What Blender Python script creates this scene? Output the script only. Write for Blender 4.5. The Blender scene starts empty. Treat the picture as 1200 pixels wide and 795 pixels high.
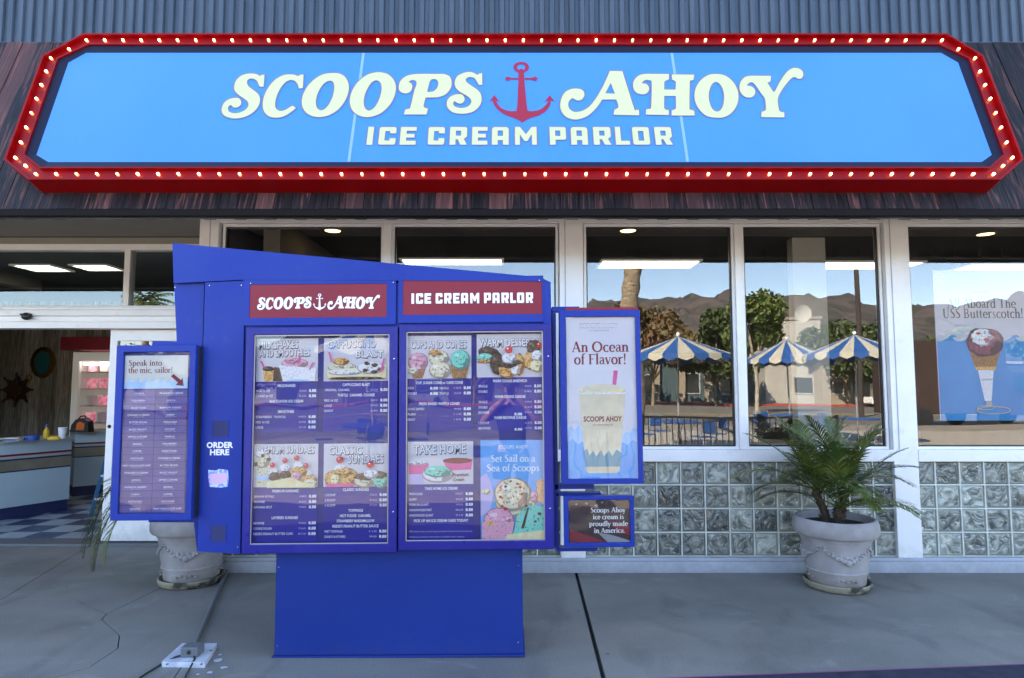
import bpy, bmesh, math, random
from mathutils import Vector, Matrix
from mathutils.geometry import tessellate_polygon
R = math.radians
random.seed(7)
SC = bpy.context.scene
COL = SC.collection

# ------------------------------------------------------------------ camera
CAM_H, FPX, PITCH = 1.55, 750.0, math.atan(57.5/750)
cd = bpy.data.cameras.new('camera'); cam = bpy.data.objects.new('camera', cd); COL.objects.link(cam)
cd.sensor_width = 36; cd.lens = FPX/1200*36
cam.location = (0, 0, CAM_H); cam.rotation_euler = (R(90)+PITCH, 0, 0)
cd.clip_start = 0.02; cd.clip_end = 9000
SC.camera = cam
# ------------------------------------------------------------------ light
SUN_EL, SUN_AZ = R(37), R(-38)            # the sun stands behind the shop, so the front is in open shade
w = bpy.data.worlds.new('World'); SC.world = w; w.use_nodes = True
nt = w.node_tree; bg = nt.nodes['Background']; sky = nt.nodes.new('ShaderNodeTexSky')
sky.sky_type = 'NISHITA'; sky.sun_disc = False; sky.sun_elevation = SUN_EL; sky.sun_rotation = SUN_AZ
sky.altitude = 1500; sky.air_density = 0.9; sky.dust_density = 0.15; sky.ozone_density = 2.0
nt.links.new(sky.outputs[0], bg.inputs[0]); bg.inputs[1].default_value = 0.11
sl = bpy.data.lights.new('sun', 'SUN'); sl.energy = 4.0; sl.angle = R(0.5); sl.color = (1, .94, .84)
so = bpy.data.objects.new('sun', sl); COL.objects.link(so)
sd = Vector((math.sin(SUN_AZ)*math.cos(SUN_EL), math.cos(SUN_AZ)*math.cos(SUN_EL), math.sin(SUN_EL)))
so.rotation_euler = sd.to_track_quat('Z', 'Y').to_euler(); so.location = (0, 0, 30)
SC.view_settings.view_transform = 'Standard'; SC.view_settings.look = 'None'
SC.view_settings.exposure = 3.3; SC.view_settings.gamma = 1
SC.view_settings.use_white_balance = True; SC.view_settings.white_balance_temperature = 7900; SC.view_settings.white_balance_tint = 10
SC.render.engine = 'CYCLES'
SC.cycles.max_bounces = 7; SC.cycles.diffuse_bounces = 3; SC.cycles.glossy_bounces = 4
SC.cycles.transparent_max_bounces = 12; SC.cycles.transmission_bounces = 4
SC.cycles.caustics_reflective = False; SC.cycles.caustics_refractive = False

# ------------------------------------------------------------------ survey: where a photo point lies on a real plane
CP, SP = math.cos(PITCH), math.sin(PITCH)
def ray(u, v):
    a = (u-600)/FPX; b = (397.5-v)/FPX
    return Vector((a, CP-b*SP, SP+b*CP))
def onY(u, v, Y):
    r = ray(u, v); t = Y/r.y; return Vector((r.x*t, Y, CAM_H+r.z*t))
def onG(u, v, z=0.0):
    r = ray(u, v); t = (z-CAM_H)/r.z; return Vector((r.x*t, r.y*t, z))
def PX(u, Y, v=470): return onY(u, v, Y).x
def PZ(v, Y): return onY(600, v, Y).z

# ------------------------------------------------------------------ materials
def newmat(name):
    m = bpy.data.materials.new(name); m.use_nodes = True
    n = m.node_tree; b = n.nodes['Principled BSDF']; return m, n, b
def c4(c): return (c[0], c[1], c[2], 1)
def M(name, col, rough=.5, metal=0, col2=None, scale=4, detail=6, lo=.35, hi=.65, bump=0, bscale=60, stretch=None, emit=0, rand=0, spec=.5, coat=0, coords='Object', rvar=0, bdist=.003):
    m, n, b = newmat(name); L = n.links
    b.inputs['Base Color'].default_value = c4(col); b.inputs['Roughness'].default_value = rough
    b.inputs['Metallic'].default_value = metal; b.inputs['Specular IOR Level'].default_value = spec
    b.inputs['Coat Weight'].default_value = coat; b.inputs['Coat Roughness'].default_value = .08
    vec = None
    if col2 or bump or rvar:
        tc = n.nodes.new('ShaderNodeTexCoord'); vec = tc.outputs[coords]
        if coords == 'World':
            pass
        if rand:
            oi = n.nodes.new('ShaderNodeObjectInfo'); ml = n.nodes.new('ShaderNodeMath'); ml.operation = 'MULTIPLY'; ml.inputs[1].default_value = 37
            L.new(oi.outputs['Random'], ml.inputs[0]); ad = n.nodes.new('ShaderNodeVectorMath'); ad.operation = 'ADD'
            L.new(vec, ad.inputs[0]); L.new(ml.outputs[0], ad.inputs[1]); vec = ad.outputs[0]
        if stretch:
            mp = n.nodes.new('ShaderNodeMapping'); mp.inputs['Scale'].default_value = stretch; L.new(vec, mp.inputs[0]); vec = mp.outputs[0]
    out = None
    if col2:
        nz = n.nodes.new('ShaderNodeTexNoise'); nz.inputs['Scale'].default_value = scale; nz.inputs['Detail'].default_value = detail
        L.new(vec, nz.inputs['Vector']); cr = n.nodes.new('ShaderNodeValToRGB')
        cr.color_ramp.elements[0].position = lo; cr.color_ramp.elements[1].position = hi
        cr.color_ramp.elements[0].color = c4(col); cr.color_ramp.elements[1].color = c4(col2)
        L.new(nz.outputs['Fac'], cr.inputs[0]); out = cr.outputs[0]
        if emit: L.new(out, b.inputs['Emission Color'])
    if rand and out is not None:
        hs = n.nodes.new('ShaderNodeHueSaturation'); mr = n.nodes.new('ShaderNodeMapRange')
        oi2 = n.nodes.new('ShaderNodeObjectInfo'); L.new(oi2.outputs['Random'], mr.inputs[0])
        mr.inputs[3].default_value = 1-rand; mr.inputs[4].default_value = 1+rand
        L.new(mr.outputs[0], hs.inputs['Value']); L.new(out, hs.inputs['Color']); out = hs.outputs[0]
    if out is not None: L.new(out, b.inputs['Base Color'])
    if rvar:
        nz = n.nodes.new('ShaderNodeTexNoise'); nz.inputs['Scale'].default_value = scale*1.7; nz.inputs['Detail'].default_value = 5
        L.new(vec, nz.inputs['Vector']); mr = n.nodes.new('ShaderNodeMapRange'); L.new(nz.outputs['Fac'], mr.inputs[0])
        mr.inputs[1].default_value = .3; mr.inputs[2].default_value = .7
        mr.inputs[3].default_value = max(0.02, rough-rvar); mr.inputs[4].default_value = rough+rvar; L.new(mr.outputs[0], b.inputs['Roughness'])
    if bump:
        nz = n.nodes.new('ShaderNodeTexNoise'); nz.inputs['Scale'].default_value = bscale; nz.inputs['Detail'].default_value = 5
        L.new(vec, nz.inputs['Vector']); bp = n.nodes.new('ShaderNodeBump'); bp.inputs['Strength'].default_value = bump; bp.inputs['Distance'].default_value = bdist
        L.new(nz.outputs['Fac'], bp.inputs['Height']); L.new(bp.outputs[0], b.inputs['Normal'])
    if emit:
        b.inputs['Emission Strength'].default_value = emit
        if not col2: b.inputs['Emission Color'].default_value = c4(col)
    return m
def glass(name, tint, refl, rough=0.0, waves=0, wscale=1.5, edge=.6, wdist=.02):
    """a pane: part mirror, part see-through, more mirror at a grazing angle"""
    m, n, b = newmat(name); n.nodes.remove(b); L = n.links; out = n.nodes['Material Output']
    g = n.nodes.new('ShaderNodeBsdfGlossy'); g.inputs['Roughness'].default_value = rough; g.inputs['Color'].default_value = (.97, .98, 1, 1)
    t = n.nodes.new('ShaderNodeBsdfTransparent'); t.inputs['Color'].default_value = c4(tint)
    mx = n.nodes.new('ShaderNodeMixShader'); lw = n.nodes.new('ShaderNodeLayerWeight'); lw.inputs['Blend'].default_value = .25
    mr = n.nodes.new('ShaderNodeMapRange'); L.new(lw.outputs['Fresnel'], mr.inputs[0]); mr.inputs[1].default_value = .04
    mr.inputs[3].default_value = refl; mr.inputs[4].default_value = max(edge, refl)
    L.new(mr.outputs[0], mx.inputs[0]); L.new(t.outputs[0], mx.inputs[1]); L.new(g.outputs[0], mx.inputs[2]); L.new(mx.outputs[0], out.inputs[0])
    if waves:
        tc = n.nodes.new('ShaderNodeTexCoord'); nz = n.nodes.new('ShaderNodeTexNoise'); nz.inputs['Scale'].default_value = wscale; nz.inputs['Detail'].default_value = 1.5
        L.new(tc.outputs['Object'], nz.inputs['Vector']); bp = n.nodes.new('ShaderNodeBump'); bp.inputs['Strength'].default_value = waves; bp.inputs['Distance'].default_value = wdist
        L.new(nz.outputs['Fac'], bp.inputs['Height']); L.new(bp.outputs[0], g.inputs['Normal']); L.new(bp.outputs[0], lw.inputs['Normal'])
    return m

def concrete_mat(name, a, b_, c):
    m, n, b = newmat(name); L = n.links
    tc = n.nodes.new('ShaderNodeNewGeometry'); pos = tc.outputs['Position']
    def noise(s, d=6, st=None, dist=0):
        v = pos
        if st:
            mp = n.nodes.new('ShaderNodeMapping'); mp.inputs['Scale'].default_value = st; L.new(v, mp.inputs[0]); v = mp.outputs[0]
        z = n.nodes.new('ShaderNodeTexNoise'); z.inputs['Scale'].default_value = s; z.inputs['Detail'].default_value = d; z.inputs['Distortion'].default_value = dist
        L.new(v, z.inputs['Vector']); return z.outputs['Fac']
    def ramp(x, p0, p1, c0, c1):
        r = n.nodes.new('ShaderNodeValToRGB'); e = r.color_ramp.elements; e[0].position = p0; e[1].position = p1; e[0].color = c4(c0); e[1].color = c4(c1)
        L.new(x, r.inputs[0]); return r.outputs[0]
    def mix(f, x, y, mode='MIX'):
        q = n.nodes.new('ShaderNodeMix'); q.data_type = 'RGBA'; q.blend_type = mode
        if isinstance(f, float): q.inputs[0].default_value = f
        else: L.new(f, q.inputs[0])
        L.new(x, q.inputs[6]); L.new(y, q.inputs[7]); return q.outputs[2]
    base = ramp(noise(.9, 8, (1, 1.8, 1), .6), .3, .7, a, b_)
    stain = ramp(noise(2.3, 9, (1, .55, 1), 1.2), .52, .72, (1, 1, 1), c)
    x = mix(1.0, base, stain, 'MULTIPLY')
    sp = ramp(noise(140, 3), .35, .7, (.70, .70, .70), (1.20, 1.20, 1.20)); x = mix(1.0, x, sp, 'MULTIPLY')
    pale = ramp(noise(3.1, 10, (1, 1.6, 1), 1), .60, .74, (0, 0, 0), (.55, .55, .55))
    w2 = n.nodes.new('ShaderNodeRGB'); w2.outputs[0].default_value = c4([min(1, k*1.18) for k in b_])
    x = mix(pale, x, w2.outputs[0])
    # a few small dark spots (gum)
    vo = n.nodes.new('ShaderNodeTexVoronoi'); vo.inputs['Scale'].default_value = 2.4; L.new(pos, vo.inputs['Vector'])
    gm = ramp(vo.outputs['Distance'], .022, .034, (.45, .45, .45), (1, 1, 1)); x = mix(1.0, x, gm, 'MULTIPLY')
    L.new(x, b.inputs['Base Color'])
    rr = n.nodes.new('ShaderNodeMapRange'); L.new(noise(3.0, 6), rr.inputs[0]); rr.inputs[3].default_value = .38; rr.inputs[4].default_value = .8; L.new(rr.outputs[0], b.inputs['Roughness'])
    bp = n.nodes.new('ShaderNodeBump'); bp.inputs['Strength'].default_value = .35; bp.inputs['Distance'].default_value = .003; L.new(noise(90, 6), bp.inputs['Height']); L.new(bp.outputs[0], b.inputs['Normal'])
    return m

def wood_mat(name, dark, mid, pink, rough=.45):
    """stained boards, grain along the board's own length (object Z), every board a little different"""
    m, n, b = newmat(name); L = n.links
    tc = n.nodes.new('ShaderNodeTexCoord'); oi = n.nodes.new('ShaderNodeObjectInfo')
    ml = n.nodes.new('ShaderNodeMath'); ml.operation = 'MULTIPLY'; ml.inputs[1].default_value = 91; L.new(oi.outputs['Random'], ml.inputs[0])
    ad = n.nodes.new('ShaderNodeVectorMath'); L.new(tc.outputs['Object'], ad.inputs[0]); L.new(ml.outputs[0], ad.inputs[1])
    mp = n.nodes.new('ShaderNodeMapping'); mp.inputs['Scale'].default_value = (26, 26, 1.7); L.new(ad.outputs[0], mp.inputs[0])
    nz = n.nodes.new('ShaderNodeTexNoise'); nz.inputs['Scale'].default_value = 1; nz.inputs['Detail'].default_value = 6; nz.inputs['Distortion'].default_value = 1.6; L.new(mp.outputs[0], nz.inputs['Vector'])
    cr = n.nodes.new('ShaderNodeValToRGB'); e = cr.color_ramp.elements
    e[0].position = .38; e[0].color = c4(dark); e[1].position = .70; e[1].color = c4(pink); k = e.new(.55); k.color = c4(mid)
    L.new(nz.outputs['Fac'], cr.inputs[0])
    mp2 = n.nodes.new('ShaderNodeMapping'); mp2.inputs['Scale'].default_value = (70, 70, 2.2); L.new(ad.outputs[0], mp2.inputs[0])
    n2 = n.nodes.new('ShaderNodeTexNoise'); n2.inputs['Scale'].default_value = 1; n2.inputs['Detail'].default_value = 4; n2.inputs['Distortion'].default_value = 2.5; L.new(mp2.outputs[0], n2.inputs['Vector'])
    cr2 = n.nodes.new('ShaderNodeValToRGB'); cr2.color_ramp.elements[0].position = .3; cr2.color_ramp.elements[1].position = .7
    cr2.color_ramp.elements[0].color = (.45, .45, .5, 1); cr2.color_ramp.elements[1].color = (1.2, 1.2, 1.2, 1); L.new(n2.outputs['Fac'], cr2.inputs[0])
    mx = n.nodes.new('ShaderNodeMix'); mx.data_type = 'RGBA'; mx.blend_type = 'MULTIPLY'; mx.inputs[0].default_value = 1; L.new(cr.outputs[0], mx.inputs[6]); L.new(cr2.outputs[0], mx.inputs[7])
    # a random few boards are pinker
    st = n.nodes.new('ShaderNodeValToRGB'); st.color_ramp.elements[0].position = .80; st.color_ramp.elements[1].position = .9; L.new(oi.outputs['Random'], st.inputs[0])
    mx2 = n.nodes.new('ShaderNodeMix'); mx2.data_type = 'RGBA'; mx2.inputs[7].default_value = c4(pink)
    mlt = n.nodes.new('ShaderNodeMath'); mlt.operation = 'MULTIPLY'; mlt.inputs[1].default_value = .3; L.new(st.outputs[0], mlt.inputs[0]); L.new(mlt.outputs[0], mx2.inputs[0]); L.new(mx.outputs[2], mx2.inputs[6])
    hs = n.nodes.new('ShaderNodeHueSaturation'); mr = n.nodes.new('ShaderNodeMapRange'); mr.inputs[3].default_value = .7; mr.inputs[4].default_value = 1.35
    L.new(oi.outputs['Random'], mr.inputs[0]); L.new(mr.outputs[0], hs.inputs['Value']); L.new(mx2.outputs[2], hs.inputs['Color'])
    L.new(hs.outputs[0], b.inputs['Base Color']); b.inputs['Roughness'].default_value = rough; b.inputs['Specular IOR Level'].default_value = .2
    bp = n.nodes.new('ShaderNodeBump'); bp.inputs['Strength'].default_value = .5; bp.inputs['Distance'].default_value = .004; L.new(n2.outputs['Fac'], bp.inputs['Height']); L.new(bp.outputs[0], b.inputs['Normal'])
    return m

def glassblock_mat():
    """pressed glass: rippled surface over a painted greenish depth, the ripple differing from block to block"""
    m, n, b = newmat('cast_glass_block'); L = n.links; out = n.nodes['Material Output']
    tc = n.nodes.new('ShaderNodeTexCoord'); oi = n.nodes.new('ShaderNodeObjectInfo')
    ml = n.nodes.new('ShaderNodeMath'); ml.operation = 'MULTIPLY'; ml.inputs[1].default_value = 53; L.new(oi.outputs['Random'], ml.inputs[0])
    ad = n.nodes.new('ShaderNodeVectorMath'); L.new(tc.outputs['Object'], ad.inputs[0]); L.new(ml.outputs[0], ad.inputs[1])
    nz = n.nodes.new('ShaderNodeTexNoise'); nz.inputs['Scale'].default_value = 8; nz.inputs['Detail'].default_value = 2.2; nz.inputs['Distortion'].default_value = 1.9; L.new(ad.outputs[0], nz.inputs['Vector'])
    bp = n.nodes.new('ShaderNodeBump'); bp.inputs['Strength'].default_value = 1; bp.inputs['Distance'].default_value = .05; L.new(nz.outputs['Fac'], bp.inputs['Height'])
    cr = n.nodes.new('ShaderNodeValToRGB'); e = cr.color_ramp.elements; e[0].position = .36; e[0].color = (.075, .082, .073, 1); e[1].position = .66; e[1].color = (.33, .34, .305, 1)  # ramp paints the light and dark seen through the glass into its colour
    k = e.new(.50); k.color = (.17, .18, .155, 1); k = e.new(.58); k.color = (.24, .25, .215, 1)
    L.new(nz.outputs['Fac'], cr.inputs[0])
    # smooth rounded rim of the block shows the pale green glass body
    sx = n.nodes.new('ShaderNodeSeparateXYZ'); L.new(tc.outputs['Object'], sx.inputs[0])
    ax = n.nodes.new('ShaderNodeMath'); ax.operation = 'ABSOLUTE'; az = n.nodes.new('ShaderNodeMath'); az.operation = 'ABSOLUTE'; L.new(sx.outputs[0], ax.inputs[0]); L.new(sx.outputs[2], az.inputs[0])
    mxx = n.nodes.new('ShaderNodeMath'); mxx.operation = 'MAXIMUM'; L.new(ax.outputs[0], mxx.inputs[0]); L.new(az.outputs[0], mxx.inputs[1])
    mr = n.nodes.new('ShaderNodeMapRange'); mr.inputs[1].default_value = .074; mr.inputs[2].default_value = .084; L.new(mxx.outputs[0], mr.inputs[0])
    mc = n.nodes.new('ShaderNodeMix'); mc.data_type = 'RGBA'; L.new(mr.outputs[0], mc.inputs[0]); L.new(cr.outputs[0], mc.inputs[6]); mc.inputs[7].default_value = (.21, .235, .20, 1)
    hs = n.nodes.new('ShaderNodeHueSaturation'); m2 = n.nodes.new('ShaderNodeMapRange'); m2.inputs[3].default_value = .5; m2.inputs[4].default_value = 1.7; L.new(oi.outputs['Random'], m2.inputs[0]); L.new(m2.outputs[0], hs.inputs['Value']); L.new(mc.outputs[2], hs.inputs['Color'])
    L.new(hs.outputs[0], b.inputs['Base Color']); b.inputs['Roughness'].default_value = .7; b.inputs['Specular IOR Level'].default_value = 0
    g = n.nodes.new('ShaderNodeBsdfGlossy'); g.inputs['Roughness'].default_value = .05; L.new(bp.outputs[0], g.inputs['Normal'])
    mx = n.nodes.new('ShaderNodeMixShader'); mx.inputs[0].default_value = .09; L.new(b.outputs[0], mx.inputs[1]); L.new(g.outputs[0], mx.inputs[2]); L.new(mx.outputs[0], out.inputs[0])
    return m

# paints, metals
WHITE = M('white_frame_paint', (.86, .85, .86), .35, col2=(.78, .77, .79), scale=3, lo=.4, hi=.8, bump=.08, bscale=30)
BASEB = M('grey_base_trim', (.42, .45, .52), .5, col2=(.34, .37, .43), scale=6, bump=.1)
BEIGE = M('soffit_paint', (.30, .27, .24), .7, col2=(.26, .235, .21), scale=2)
DARKLIP = M('dark_drip_edge', (.010, .008, .009), .7, spec=.1)
STUD = M('lip_stud_grey', (0.06, 0.06, 0.063), .6)
REDF = M('red_sign_enamel', (.26, .0015, .003), .38, col2=(.21, .001, .002), scale=2.5, rvar=.08, spec=.2)
NAVY = M('navy_sign_band', (.006, .009, .030), .45, spec=.25)
FACE = M('sky_blue_sign_face', (.022, .222, .76), .4, col2=(.032, .240, .79), scale=.6)
SEAM = M('pale_sign_seam', (0.2016, 0.396, 0.72), .4)
CREAM = M('cream_letter_vinyl', (.60, .62, .36), .45)
OUTL = M('brown_letter_edge', (.22, .16, .20), .5)
ANCH = M('crimson_vinyl', (.34, .010, .038), .45)
BULB = M('warm_bulb_glow', (1.0, .72, .50), .3, emit=1.5)
n_ = BULB.node_tree; oi_ = n_.nodes.new('ShaderNodeObjectInfo'); mr_ = n_.nodes.new('ShaderNodeMapRange'); mr_.inputs[3].default_value = .35; mr_.inputs[4].default_value = 1.6; n_.links.new(oi_.outputs['Random'], mr_.inputs[0]); n_.links.new(mr_.outputs[0], n_.nodes['Principled BSDF'].inputs['Emission Strength'])
SOCK = M('socket_orange_glint', (.85, .22, .05), .3, emit=.25)  # orange colour and emission stand in for the glint under each bulb
METAL = M('blue_grey_ribbed_steel', (.034, .060, .098), .5, metal=.1, col2=(.052, .082, .125), scale=2.2, stretch=(6, 6, .6), rvar=.1)
PLANK = wood_mat('stained_boards', (0.0102, 0.0085, 0.01105), (0.0272, 0.01955, 0.0221), (0.17, 0.06375, 0.05525))
BLUE = M('royal_blue_enamel', (.0012, .027, .262), .42, col2=(.002, .032, .29), scale=1.3, rvar=.10, spec=.25, bump=.05, bscale=40)
BLUED = M('worn_blue_base_enamel', (.001, .026, .20), .55, col2=(.002, .030, .22), scale=1.6, rvar=.12, spec=.25, bump=.06, bscale=20)
DOORB = M('violet_blue_door_enamel', (0.00864, 0.01296, 0.1944), .32, col2=(0.01152, 0.01728, 0.2232), scale=2, rvar=.08, spec=.3)
INK = M('deep_blue_print', (.0015, .002, .26), .5, col2=(.002, .004, .30), scale=3)
BACKING = M('case_backing', (.012, .015, .20), .6)
GASKET = M('aluminium_gasket', (.42, .40, .40), .4, metal=.5)
REDP = M('faded_red_panel', (.21, .012, .032), .45, col2=(.235, .018, .038), scale=2.5, spec=.3)
PW = M('white_print', (.85, .86, .92), .5)
PBLK = M('black_print', (.02, .02, .03), .5)
PGREY = M('grey_print', (.25, .25, .3), .5)
SHADOWINK = M('letter_shadow_print', (.16, .13, .17), .5)
MAROON = M('maroon_print', (.22, .012, .035), .5)
PAPER = M('poster_paper', (.74, .74, .84), .5, col2=(.68, .68, .80), scale=2)
PAPER2 = M('menu_photo_backdrop', (.60, .58, .66), .5, col2=(.66, .64, .71), scale=3)
SKYP = M('poster_sea_blue', (.09, .36, .85), .5, col2=(.14, .46, .92), scale=5)
SEAP = M('poster_pale_sea', (.30, .55, .93), .5, col2=(.45, .68, .98), scale=8, lo=.3, hi=.7)
CHERRY = M('cherry_print', (.68, .02, .04), .5)
PINKP = M('pink_print', (.80, .10, .36), .5)
PINKS = M('pink_ice_cream_print', (.78, .38, .52), .5, col2=(.42, .12, .24), scale=90, lo=.55, hi=.7)
MINTS = M('mint_ice_cream_print', (.20, .68, .56), .5, col2=(.03, .12, .10), scale=85, lo=.60, hi=.68)
CREAMS = M('cream_ice_cream_print', (.72, .68, .52), .5, col2=(.12, .09, .06), scale=80, lo=.58, hi=.68)
CARAM = M('caramel_print', (.62, .26, .05), .5, col2=(.80, .55, .22), scale=70, lo=.4, hi=.6)
CHOC = M('chocolate_print', (.06, .028, .020), .5, col2=(.18, .08, .05), scale=60, lo=.4, hi=.7)
WAFF = M('waffle_print', (.45, .22, .08), .5, col2=(.22, .09, .03), scale=110, lo=.4, hi=.6)
WHIP = M('whipped_cream_print', (.84, .84, .90), .5, col2=(.55, .58, .66), scale=90, lo=.5, hi=.7)
BANAN = M('banana_print', (.80, .68, .34), .5, col2=(.86, .80, .58), scale=40)
ORANG = M('orange_sherbet_print', (.85, .36, .06), .5, col2=(.85, .50, .35), scale=70)
SPRK = M('sprinkle_print', (.07, .03, .09), .6, col2=(.40, .08, .10), scale=120, lo=.42, hi=.58)
SHAKE = M('milkshake_print', (.80, .74, .58), .4, col2=(.70, .62, .46), scale=12)
LAVEN = M('lavender_strip_print', (.045, .035, .27), .4, col2=(.07, .055, .33), scale=5, rand=.12)
LILAC = M('lilac_print', (.52, .46, .80), .5)
CONC = concrete_mat('sidewalk_concrete', (.192, .182, .166), (.265, .248, .225), (.72, .72, .74))
JOINT = M('joint_dirt', (.03, .03, .032), .9)
KERBP = M('blue_kerb_paint', (.028, .028, .050), .7, col2=(.045, .045, .07), scale=12, bump=.2, spec=.2)
KERBR = M('magenta_kerb_line', (.25, .05, .16), .55)
ASPH = M('asphalt', (.055, .055, .057), .85, col2=(.085, .083, .080), scale=.35, bump=.5, bscale=90, coords='Object')
POTM = M('cast_stone_pot', (0.376, 0.352, 0.36), .75, col2=(0.28, 0.264, 0.272), scale=9, lo=.3, hi=.7, bump=.5, bscale=45, rvar=.1)
SAUC = M('worn_saucer', (.30, .26, .19), .85, col2=(.05, .045, .035), scale=13, lo=.48, hi=.62, bump=.6, bscale=40)
SOIL = M('potting_soil', (.03, .022, .016), .95, bump=.8, bscale=50)
FROND = M('palm_leaflet', (.030, .065, .010), .4, col2=(.12, .14, .022), scale=5, lo=.4, hi=.7)
FRONDY = M('yellowed_leaflet', (.17, .17, .045), .5, col2=(.10, .13, .03), scale=14)
TRUNK = M('palm_trunk_fibre', (.07, .045, .025), .9, col2=(.02, .015, .01), scale=30, bump=1, bscale=50)
GLASSW = glass('window_glass', (1, 1, 1), .072, waves=.13, wscale=.8, edge=.8)
GLASSD = glass('door_glass', (.90, .94, .92), .072, waves=.04, wscale=.9, edge=.8)
GLASSK = glass('menu_glass', (.97, .97, .97), .024, waves=.12, wscale=2.2, edge=.7)
GLASSP = glass('wrinkled_plastic_cover', (.97, .97, .97), .022, rough=.02, waves=.35, wscale=2.5, edge=.7)
GBLK = glassblock_mat()
MORT = M('pale_mortar', (.68, .69, .64), .8, bump=.3, bscale=80, col2=(.52, .52, .47), scale=7)
LIT = M('fluorescent_tube_panel', (1, .98, .92), .4, emit=1.1)
LITD = M('warm_downlight', (1, .70, .35), .4, emit=.7)
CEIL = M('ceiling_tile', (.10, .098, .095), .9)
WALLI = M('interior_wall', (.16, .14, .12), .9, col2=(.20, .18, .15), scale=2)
COLM = M('interior_column_paint', (.50, .50, .46), .8)
TILEB = M('navy_floor_tile', (.035, .055, .13), .3, rand=.15, col2=(.045, .065, .14), scale=5)
TILEW = M('pale_floor_tile', (.38, .43, .48), .3, rand=.10, col2=(.34, .39, .45), scale=5)
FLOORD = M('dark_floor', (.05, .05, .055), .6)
BARN = wood_mat('whitewashed_wall_boards', (0.33, 0.3, 0.24), (0.51, 0.465, 0.39), (0.63, 0.585, 0.495), .8)
CNT = M('pale_blue_laminate', (.46, .58, .64), .4, col2=(.42, .54, .60), scale=2)
CNTN = M('navy_kick', (.02, .03, .10), .5)
STEEL = M('brushed_steel', (.34, .30, .22), .4, metal=.35, col2=(.26, .225, .16), scale=3)
BURG = M('burgundy_stripe', (.22, .015, .03), .45)
CTOP = M('counter_top', (.42, .44, .42), .35)
BLACK = M('black_plastic', (.015, .015, .017), .4)
LADB = M('ladder_blue_fibreglass', (.02, .14, .30), .5)
CHROME = M('chrome', (.7, .7, .72), .15, metal=1)
BRASS = M('brass', (.45, .28, .08), .3, metal=.9)
WHEELW = M('dark_carved_wood', (.05, .025, .014), .6)
TEAL = M('teal_enamel', (.02, .16, .18), .4)
PINKB = M('pink_packaging', (.75, .10, .28), .4, col2=(.9, .5, .6), scale=16, emit=.05)
FRDG = M('fridge_white', (.60, .62, .62), .4, emit=.02)
CONDT = M('grey_conduit', (.12, .13, .145), .5)
PLATE = M('galvanised_plate', (.55, .60, .72), .35, metal=.3, col2=(.78, .80, .88), scale=14, rvar=.1)
YEL = M('yellow_plastic', (.75, .45, .03), .4); ORA = M('orange_plastic', (.75, .15, .02), .4); BLP = M('blue_plastic', (.02, .10, .45), .4)
GRILLE = M('speaker_grille', (.012, .022, .12), .6, bump=.6, bscale=500)
STKB = M('sticker_blue', (.18, .32, .75), .5, col2=(.55, .70, .95), scale=60, lo=.45, hi=.55)
STKP = M('sticker_pink', (.72, .45, .72), .5)
CASEB = M('small_poster_black', (.03, .018, .022), .5, col2=(.07, .03, .04), scale=8)
FLAGR = M('flag_red_print', (.25, .02, .03), .5); FLAGW = M('flag_grey_print', (.30, .30, .34), .5)

def weather(m, dirt, amount=.35, zfade=.35, scale=9):
    """fine scratches plus splash dirt that builds up towards the foot of the thing"""
    n = m.node_tree; b = n.nodes['Principled BSDF']; L = n.links; src = b.inputs['Base Color'].links[0].from_socket
    g = n.nodes.new('ShaderNodeNewGeometry'); sp = n.nodes.new('ShaderNodeSeparateXYZ'); L.new(g.outputs['Position'], sp.inputs[0])
    mr = n.nodes.new('ShaderNodeMapRange'); mr.inputs[1].default_value = 0; mr.inputs[2].default_value = zfade; mr.inputs[3].default_value = .34; mr.inputs[4].default_value = 0; L.new(sp.outputs[2], mr.inputs[0])
    z = n.nodes.new('ShaderNodeTexNoise'); z.inputs['Scale'].default_value = scale; z.inputs['Detail'].default_value = 10; z.inputs['Roughness'].default_value = .7; L.new(g.outputs['Position'], z.inputs['Vector'])
    ad = n.nodes.new('ShaderNodeMath'); L.new(z.outputs['Fac'], ad.inputs[0]); L.new(mr.outputs[0], ad.inputs[1])
    cr = n.nodes.new('ShaderNodeValToRGB'); cr.color_ramp.elements[0].position = .56; cr.color_ramp.elements[1].position = .95; cr.color_ramp.elements[1].color = (amount*2, amount*2, amount*2, 1); L.new(ad.outputs[0], cr.inputs[0])
    mx = n.nodes.new('ShaderNodeMix'); mx.data_type = 'RGBA'; mx.inputs[7].default_value = c4(dirt); L.new(cr.outputs[0], mx.inputs[0]); L.new(src, mx.inputs[6]); L.new(mx.outputs[2], b.inputs['Base Color'])
weather(BLUE, (.05, .08, .28), .35); weather(BLUED, (.035, .05, .15), .14, .12, 14); weather(WHITE, (.42, .41, .38), .3, .3); weather(BASEB, (.22, .21, .20), .22, .12, 20); weather(DOORB, (.06, .07, .30), .3)
weather(POTM, (.24, .21, .17), .45, .22); weather(FACE, (.10, .32, .75), .12, .01, 3)

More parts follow.
